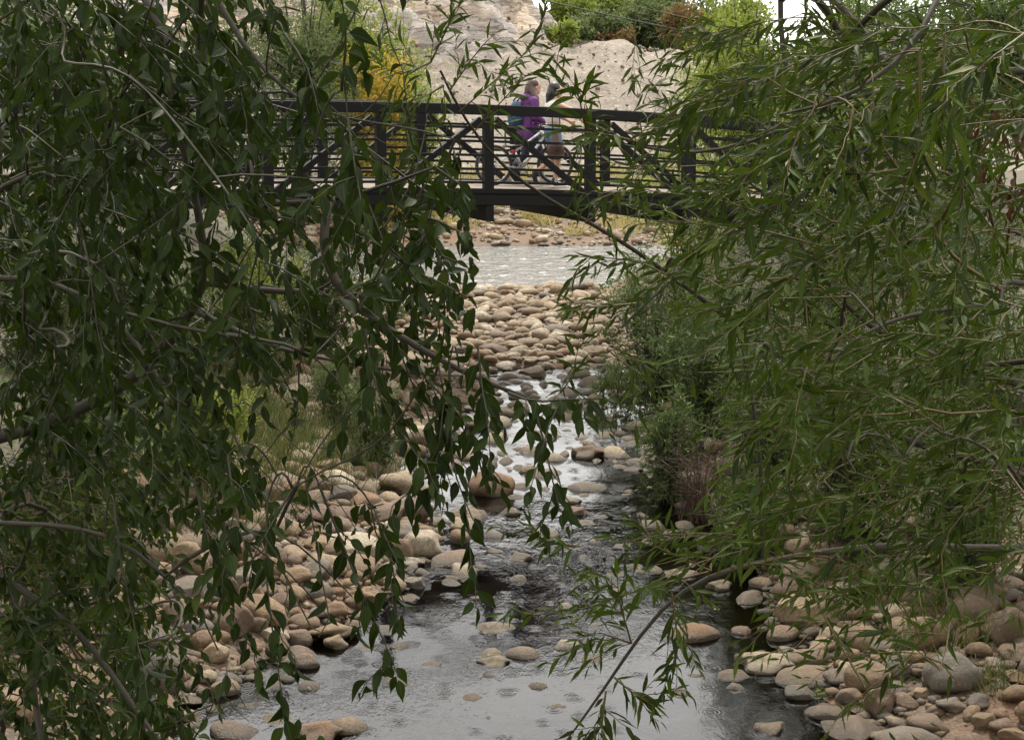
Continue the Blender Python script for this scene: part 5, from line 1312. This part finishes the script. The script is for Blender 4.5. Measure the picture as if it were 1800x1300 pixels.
sh_at(1520, 16.2, 440, 300, "willow_shrub", "broad willow shrub behind the long willow limb", nst=34, shoots=30)
sh_at(1720, 15.0, 470, 280, "willow_shrub", "willow shrub above the grass tuft near the picture edge", nst=34, shoots=30)
sh_at(1460, 22.0, 330, 300, "willow_shrub", "tall pale willow seen between the willow branches under the bridge end", nst=34, shoots=30)
sh_at(1680, 20.0, 260, 320, "willow_shrub", "high willow thicket behind the tree, by the end of the bridge", nst=36, shoots=30)
sh_at(1215, 33.0, 175, 200, "leafy_shrub", "bright green leafy shrub behind the bridge railing", mat='leaf_lime', nst=26, shoots=26, L=0.10, lw=0.4)
sh_at(1300, 37.0, -25, 240, "leafy_tree", "yellow-green tree standing behind the far end of the bridge", mat='leaf_lime', nst=70, shoots=28, L=0.12, lw=0.3, trunk=True, cat="tree", group="trees beyond the bridge")
sh_at(1560, 33.0, 60, 420, "leafy_tree", "green tree beyond the bridge end glimpsed through the willow", mat='leaf_lime', nst=60, shoots=26, L=0.12, lw=0.4, trunk=True, cat="tree", group="trees beyond the bridge")
sh_at(1490, 40.0, -70, 170, "leafy_tree", "slender green tree beside the gap of white sky", mat='leaf_lime', nst=50, shoots=28, L=0.12, lw=0.3, trunk=True, cat="tree", group="trees beyond the bridge")
sh_at(1660, 35.0, -120, 420, "leafy_tree", "tall green tree beyond the willow at the end of the bridge", mat='leaf_shrub', nst=70, shoots=28, L=0.13, lw=0.35, trunk=True, cat="tree", group="trees beyond the bridge")
sh_at(1810, 30.0, -150, 420, "leafy_tree", "tall tree behind the willow at the picture edge", mat='leaf_shrub', nst=70, shoots=28, L=0.13, lw=0.35, trunk=True, cat="tree", group="trees beyond the bridge")
shrub("shade_tree", "tall dark tree added for shade on the high bank behind the broad-leaved tree", "tree", -7.0, 14.5, 11.0, 9.0, 80, 26, 9, 0.22, 0.42, M['leaf_broad'], "added shade trees on the creek banks", True)  # added with a wide crown to shade the bank and foreground
shrub("shade_tree", "tall dark tree added for shade on the high bank behind the willow", "tree", 7.4, 15.0, 11.0, 9.0, 80, 26, 9, 0.22, 0.30, M['leaf_willow'], "added shade trees on the creek banks", True)  # its counterpart, added to shade the opposite bank
sh_at(650, 21.0, 640, 120, "willow_shrub", "dark green low shrub at the head of the inlet", nst=18, shoots=20, L=0.07)
sh_at(600, 22.5, 600, 130, "willow_shrub", "second low shrub, just uphill of the one at the inlet", nst=18, shoots=20, L=0.07)
sh_at(430, 24.0, 385, 240, "leafy_shrub", "light green shrub under the bridge seen through the broad leaves", mat='leaf_lime', nst=34, shoots=28, L=0.08, lw=0.3)
sh_at(560, 28.0, 400, 200, "willow_shrub", "grey-green shrub under the bridge beside the stony bar", nst=30, shoots=28)
sh_at(690, 33.0, 440, 110, "willow_shrub", "small shrub at the river end of the bar", nst=14, shoots=16)
sh_at(250, 21.0, 380, 280, "leafy_shrub", "shrub behind the forked branch of the broad-leaved tree", mat='leaf_shrub', nst=34, shoots=30)
sh_at(70, 20.0, 330, 300, "leafy_shrub", "tangled shrub above the big grey rock", mat='leaf_shrub', nst=34, shoots=26)
sh_at(330, 17.5, 610, 180, "leafy_shrub", "fresh green shrub behind the long grass", mat='leaf_lime', nst=22, shoots=22)
sh_at(130, 15.5, 640, 260, "leafy_shrub", "green shrub on the high bank behind the hanging leaves", mat='leaf_shrub', nst=28, shoots=26)
sh_at(310, 35.0, 20, 420, "leafy_tree", "olive green tree behind the bridge and the broad leaves", mat='leaf_far', nst=64, shoots=26, L=0.13, lw=0.35, trunk=True, cat="tree", group="trees beyond the bridge")
sh_at(70, 31.0, -80, 420, "leafy_tree", "tall tree behind the bridge at the picture edge", mat='leaf_far', nst=64, shoots=26, L=0.13, lw=0.35, trunk=True, cat="tree", group="trees beyond the bridge")
sh_at(520, 52.0, -90, 250, "leafy_tree", "feathery grey-green tree across the river before the pale rocks", mat='leaf_far', nst=70, shoots=24, L=0.16, lw=0.3, trunk=True, cat="tree", group="trees beyond the bridge")
sh_at(610, 56.0, -60, 200, "leafy_tree", "green tree behind the yellow shrub across the river", mat='leaf_lime', nst=60, shoots=24, L=0.16, lw=0.35, trunk=True, cat="tree", group="trees beyond the bridge")
sh_at(655, 53.0, 50, 140, "autumn_shrub", "golden yellow autumn shrub across the river", mat='leaf_yellow', nst=40, shoots=28, L=0.14, lw=0.5, group="autumn shrubs across the river")
sh_at(730, 54.5, 105, 120, "autumn_shrub", "yellow-green rounded shrub next to the gravel slope", mat='leaf_lime', nst=40, shoots=28, L=0.14, lw=0.4, group="autumn shrubs across the river")
sh_at(670, 52.0, 190, 110, "autumn_shrub", "low orange-tinted shrub seen through the bridge railing", mat='leaf_yellow', nst=24, shoots=20, L=0.14, lw=0.4, group="autumn shrubs across the river")
sh_at(700, 57.0, -10, 140, "autumn_shrub", "lime green shrub high behind the golden one", mat='leaf_lime', nst=40, shoots=28, L=0.15, lw=0.4, group="autumn shrubs across the river")
HT_ = "trees on the hillside crest"
def hill_tree(px, Y, y0, y1, wpx, name, label, mat, nst=34, cat="shrub", **k):
    x = Xof(px, Y); zb = at(px, y1, Y)[2]; zt = at(px, y0, Y)[2]
    shrub(name, label, cat, x, Y, zt - zb, wpx / FPX * Y, nst, 20, 8, 0.25, 0.35, M[mat], HT_, False, z0=min(zb, float(hill_z(np.array(x), np.array(Y)))), **k)
hill_tree(1050, 76.0, 10, 97, 110, "hill_shrub", "grey-green bush on the crest of the gravel slope", 'leaf_far')
hill_tree(1130, 77.0, -20, 100, 110, "hill_shrub", "tall green bush on the crest below the cable", 'leaf_far')
hill_tree(1000, 79.0, -40, 60, 90, "hill_shrub", "yellow-green bush rooted beside the rock outcrop", 'leaf_lime')
hill_tree(1195, 75.0, 0, 105, 80, "hill_shrub", "rusty orange bush on the crest near the willow", 'leaf_orange')
hill_tree(985, 74.0, 35, 85, 60, "hill_shrub", "small tan-green bush at the edge of the rock outcrop", 'leaf_lime', nst=18)
hill_tree(1290, 78.0, -20, 110, 150, "hill_shrub", "light green bush on the crest behind the willow", 'leaf_lime')
hill_tree(1110, 84.0, -90, 40, 160, "hill_shrub", "wide green bush standing highest on the crest", 'leaf_far')
hill_tree(1015, 85.0, -120, 20, 120, "hill_shrub", "bushy green clump above the rock outcrop", 'leaf_far')
hill_tree(1085, 75.5, 45, 98, 90, "hill_shrub", "low brownish scrub along the edge of the gravel crest", 'leaf_orange', nst=22)
hill_tree(1160, 80.0, -60, 80, 130, "hill_shrub", "deep green bush behind the rusty one", 'leaf_shrub')
hill_tree(1060, 82.0, -100, 50, 130, "hill_shrub", "pale bush standing behind the grey-green one", 'leaf_lime')
hill_tree(1240, 82.0, -60, 80, 120, "hill_shrub", "grey bush on the crest behind the yellow-green tree", 'leaf_far')
hill_tree(1480, 80.0, 60, 120, 260, "hill_shrub", "wide green clump on the crest hidden by the willow", 'leaf_far')
hill_tree(640, 66.0, 30, 150, 120, "hill_shrub", "brown-grey scrub on the slope behind the yellow shrubs", 'leaf_orange', nst=24)
shrub("twig_tangle", "tangle of bare reddish twigs on the willow bank above the dark gap", "brushwood", Xof(1245, 18.6), 18.6, 1.25, 1.2, 60, 8, 0, 0.05, 0.2, None, None, False, 'twig_red')
shrub("twig_tangle", "tangle of dry twigs on the high bank beneath the broad-leaved tree", "brushwood", Xof(60, 14.0), 14.0, 1.7, 1.6, 50, 8, 0, 0.05, 0.2, None, None, False, 'twig_red')

# ------------------------------------------------------------------ grass
def grass(name, label, spots, mat, n_each, hr, wd):
    LV = Leaves()
    for x, y, rad_, n in spots:
        a = rng.uniform(0, 6.28, n); r_ = rad_ * np.sqrt(rng.random(n)); X, Y = x + r_ * np.cos(a), y + r_ * np.sin(a); Z = H(X, Y) - 0.02
        LV.add(np.stack([X, Y, Z], 1), rng.normal(0, 0.5, (n, 3)) * np.array([1, 1, 0.1]) + np.array([0, 0, 1.0]), rng.normal(0, 0.5, (n, 3)) + np.array([0, -1.0, 0.2]), rng.uniform(*hr, n), wd / np.mean(hr))
    o = LV.pack().mesh(name, BLADE, mat, None); tag(o, label, "grass", kind="stuff")
g1 = []
for _ in range(60):
    px_, Y = rng.normal(470, 75), rng.normal(21.2, 1.3); x = Xof(px_, Y); g1.append((x, Y, 0.55, 85))
for _ in range(30):
    px_, Y = rng.uniform(150, 480), rng.uniform(16, 22); g1.append((Xof(px_, Y), Y, 0.6, 70))
grass("long_grass", "light green long grass behind the cobble bank", g1, M['grass'], 0, (0.20, 0.55), 0.007)
grass("bank_grass", "short green grass tufts among the stones of the willow bank", [(Xof(1740, 13.6), 13.6, 0.30, 260), (Xof(1690, 14.4), 14.4, 0.35, 200), (Xof(1790, 12.6), 12.6, 0.2, 120), (Xof(1600, 15.0), 15.0, 0.5, 200), (Xof(1480, 15.5), 15.5, 0.5, 160)], M['grass'], 0, (0.14, 0.32), 0.006)
g2 = []
for _ in range(120):
    Y = rng.uniform(53, 60.5); px_ = rng.uniform(450, 1350); g2.append((Xof(px_, Y), Y, 0.4, 34))
for _ in range(20):
    Y = rng.uniform(51.5, 53); px_ = rng.uniform(600, 1200); g2.append((Xof(px_, Y), Y, 0.25, 20))
grass("river_bank_grass", "yellowing grass on the far bank across the river", g2, M['dry_grass'], 0, (0.25, 0.6), 0.03)

# low ground cover on the upper banks
LV = Leaves(); n = 18000
Y = rng.uniform(11.5, 40, n); X = np.where(rng.random(n) < 0.5, xl(Y) - 2.2 - np.abs(rng.normal(0, 3.2, n)), xr(Y) + np.interp(Y, [11, 15, 18, 26, 34], [3.6, 2.2, 0.35, 0.6, 1.8]) + np.abs(rng.normal(0, 3.2, n)))
LV.add(np.stack([X, Y, H(X, Y) + rng.uniform(0, 0.12, n)], 1), rng.normal(0, 0.7, (n, 3)) + np.array([0, 0, 0.35]), rng.normal(0, 0.5, (n, 3)) + np.array([0, -0.3, 0.8]), rng.uniform(0.06, 0.16, n), 0.3)
tag(LV.pack().mesh("ground_cover", SMALL, M['leaf_shrub'], None), "low green herbs covering the upper banks under the shrubs", "undergrowth", kind="stuff")

# rubble lying on the gravel slope
V, F, A, off = [], [], [], 0
sv = [rock_shape(1, 500 + i, 1.6) for i in range(6)]
for _ in range(1500):
    x = srng.uniform(-9, 14); y = srng.uniform(60.5, 75); v, f = sv[int(srng.integers(0, 6))]; a = 0.03 + 0.13 * srng.random() ** 4
    w = v * a; c, s_ = math.cos(x * 9), math.sin(x * 9); w = np.stack([w[:, 0] * c - w[:, 1] * s_, w[:, 0] * s_ + w[:, 1] * c, w[:, 2] * 1.2], 1)
    z = float(hill_parts(np.array(x), np.array(y))[0]) + 0.05
    V.append(w + np.array([x, y, z])); F.append(f + off); A.append(np.full(len(w), srng.choice([0.28, 0.5, 0.5, 0.80, 0.14]))); off += len(w)
tag(mesh_np("rubble", np.concatenate(V), np.concatenate(F), M['stone'], smooth=False, attrs={"rnd": np.concatenate(A)}), "loose angular rubble scattered over the grey gravel slope", "rubble", kind="stuff")
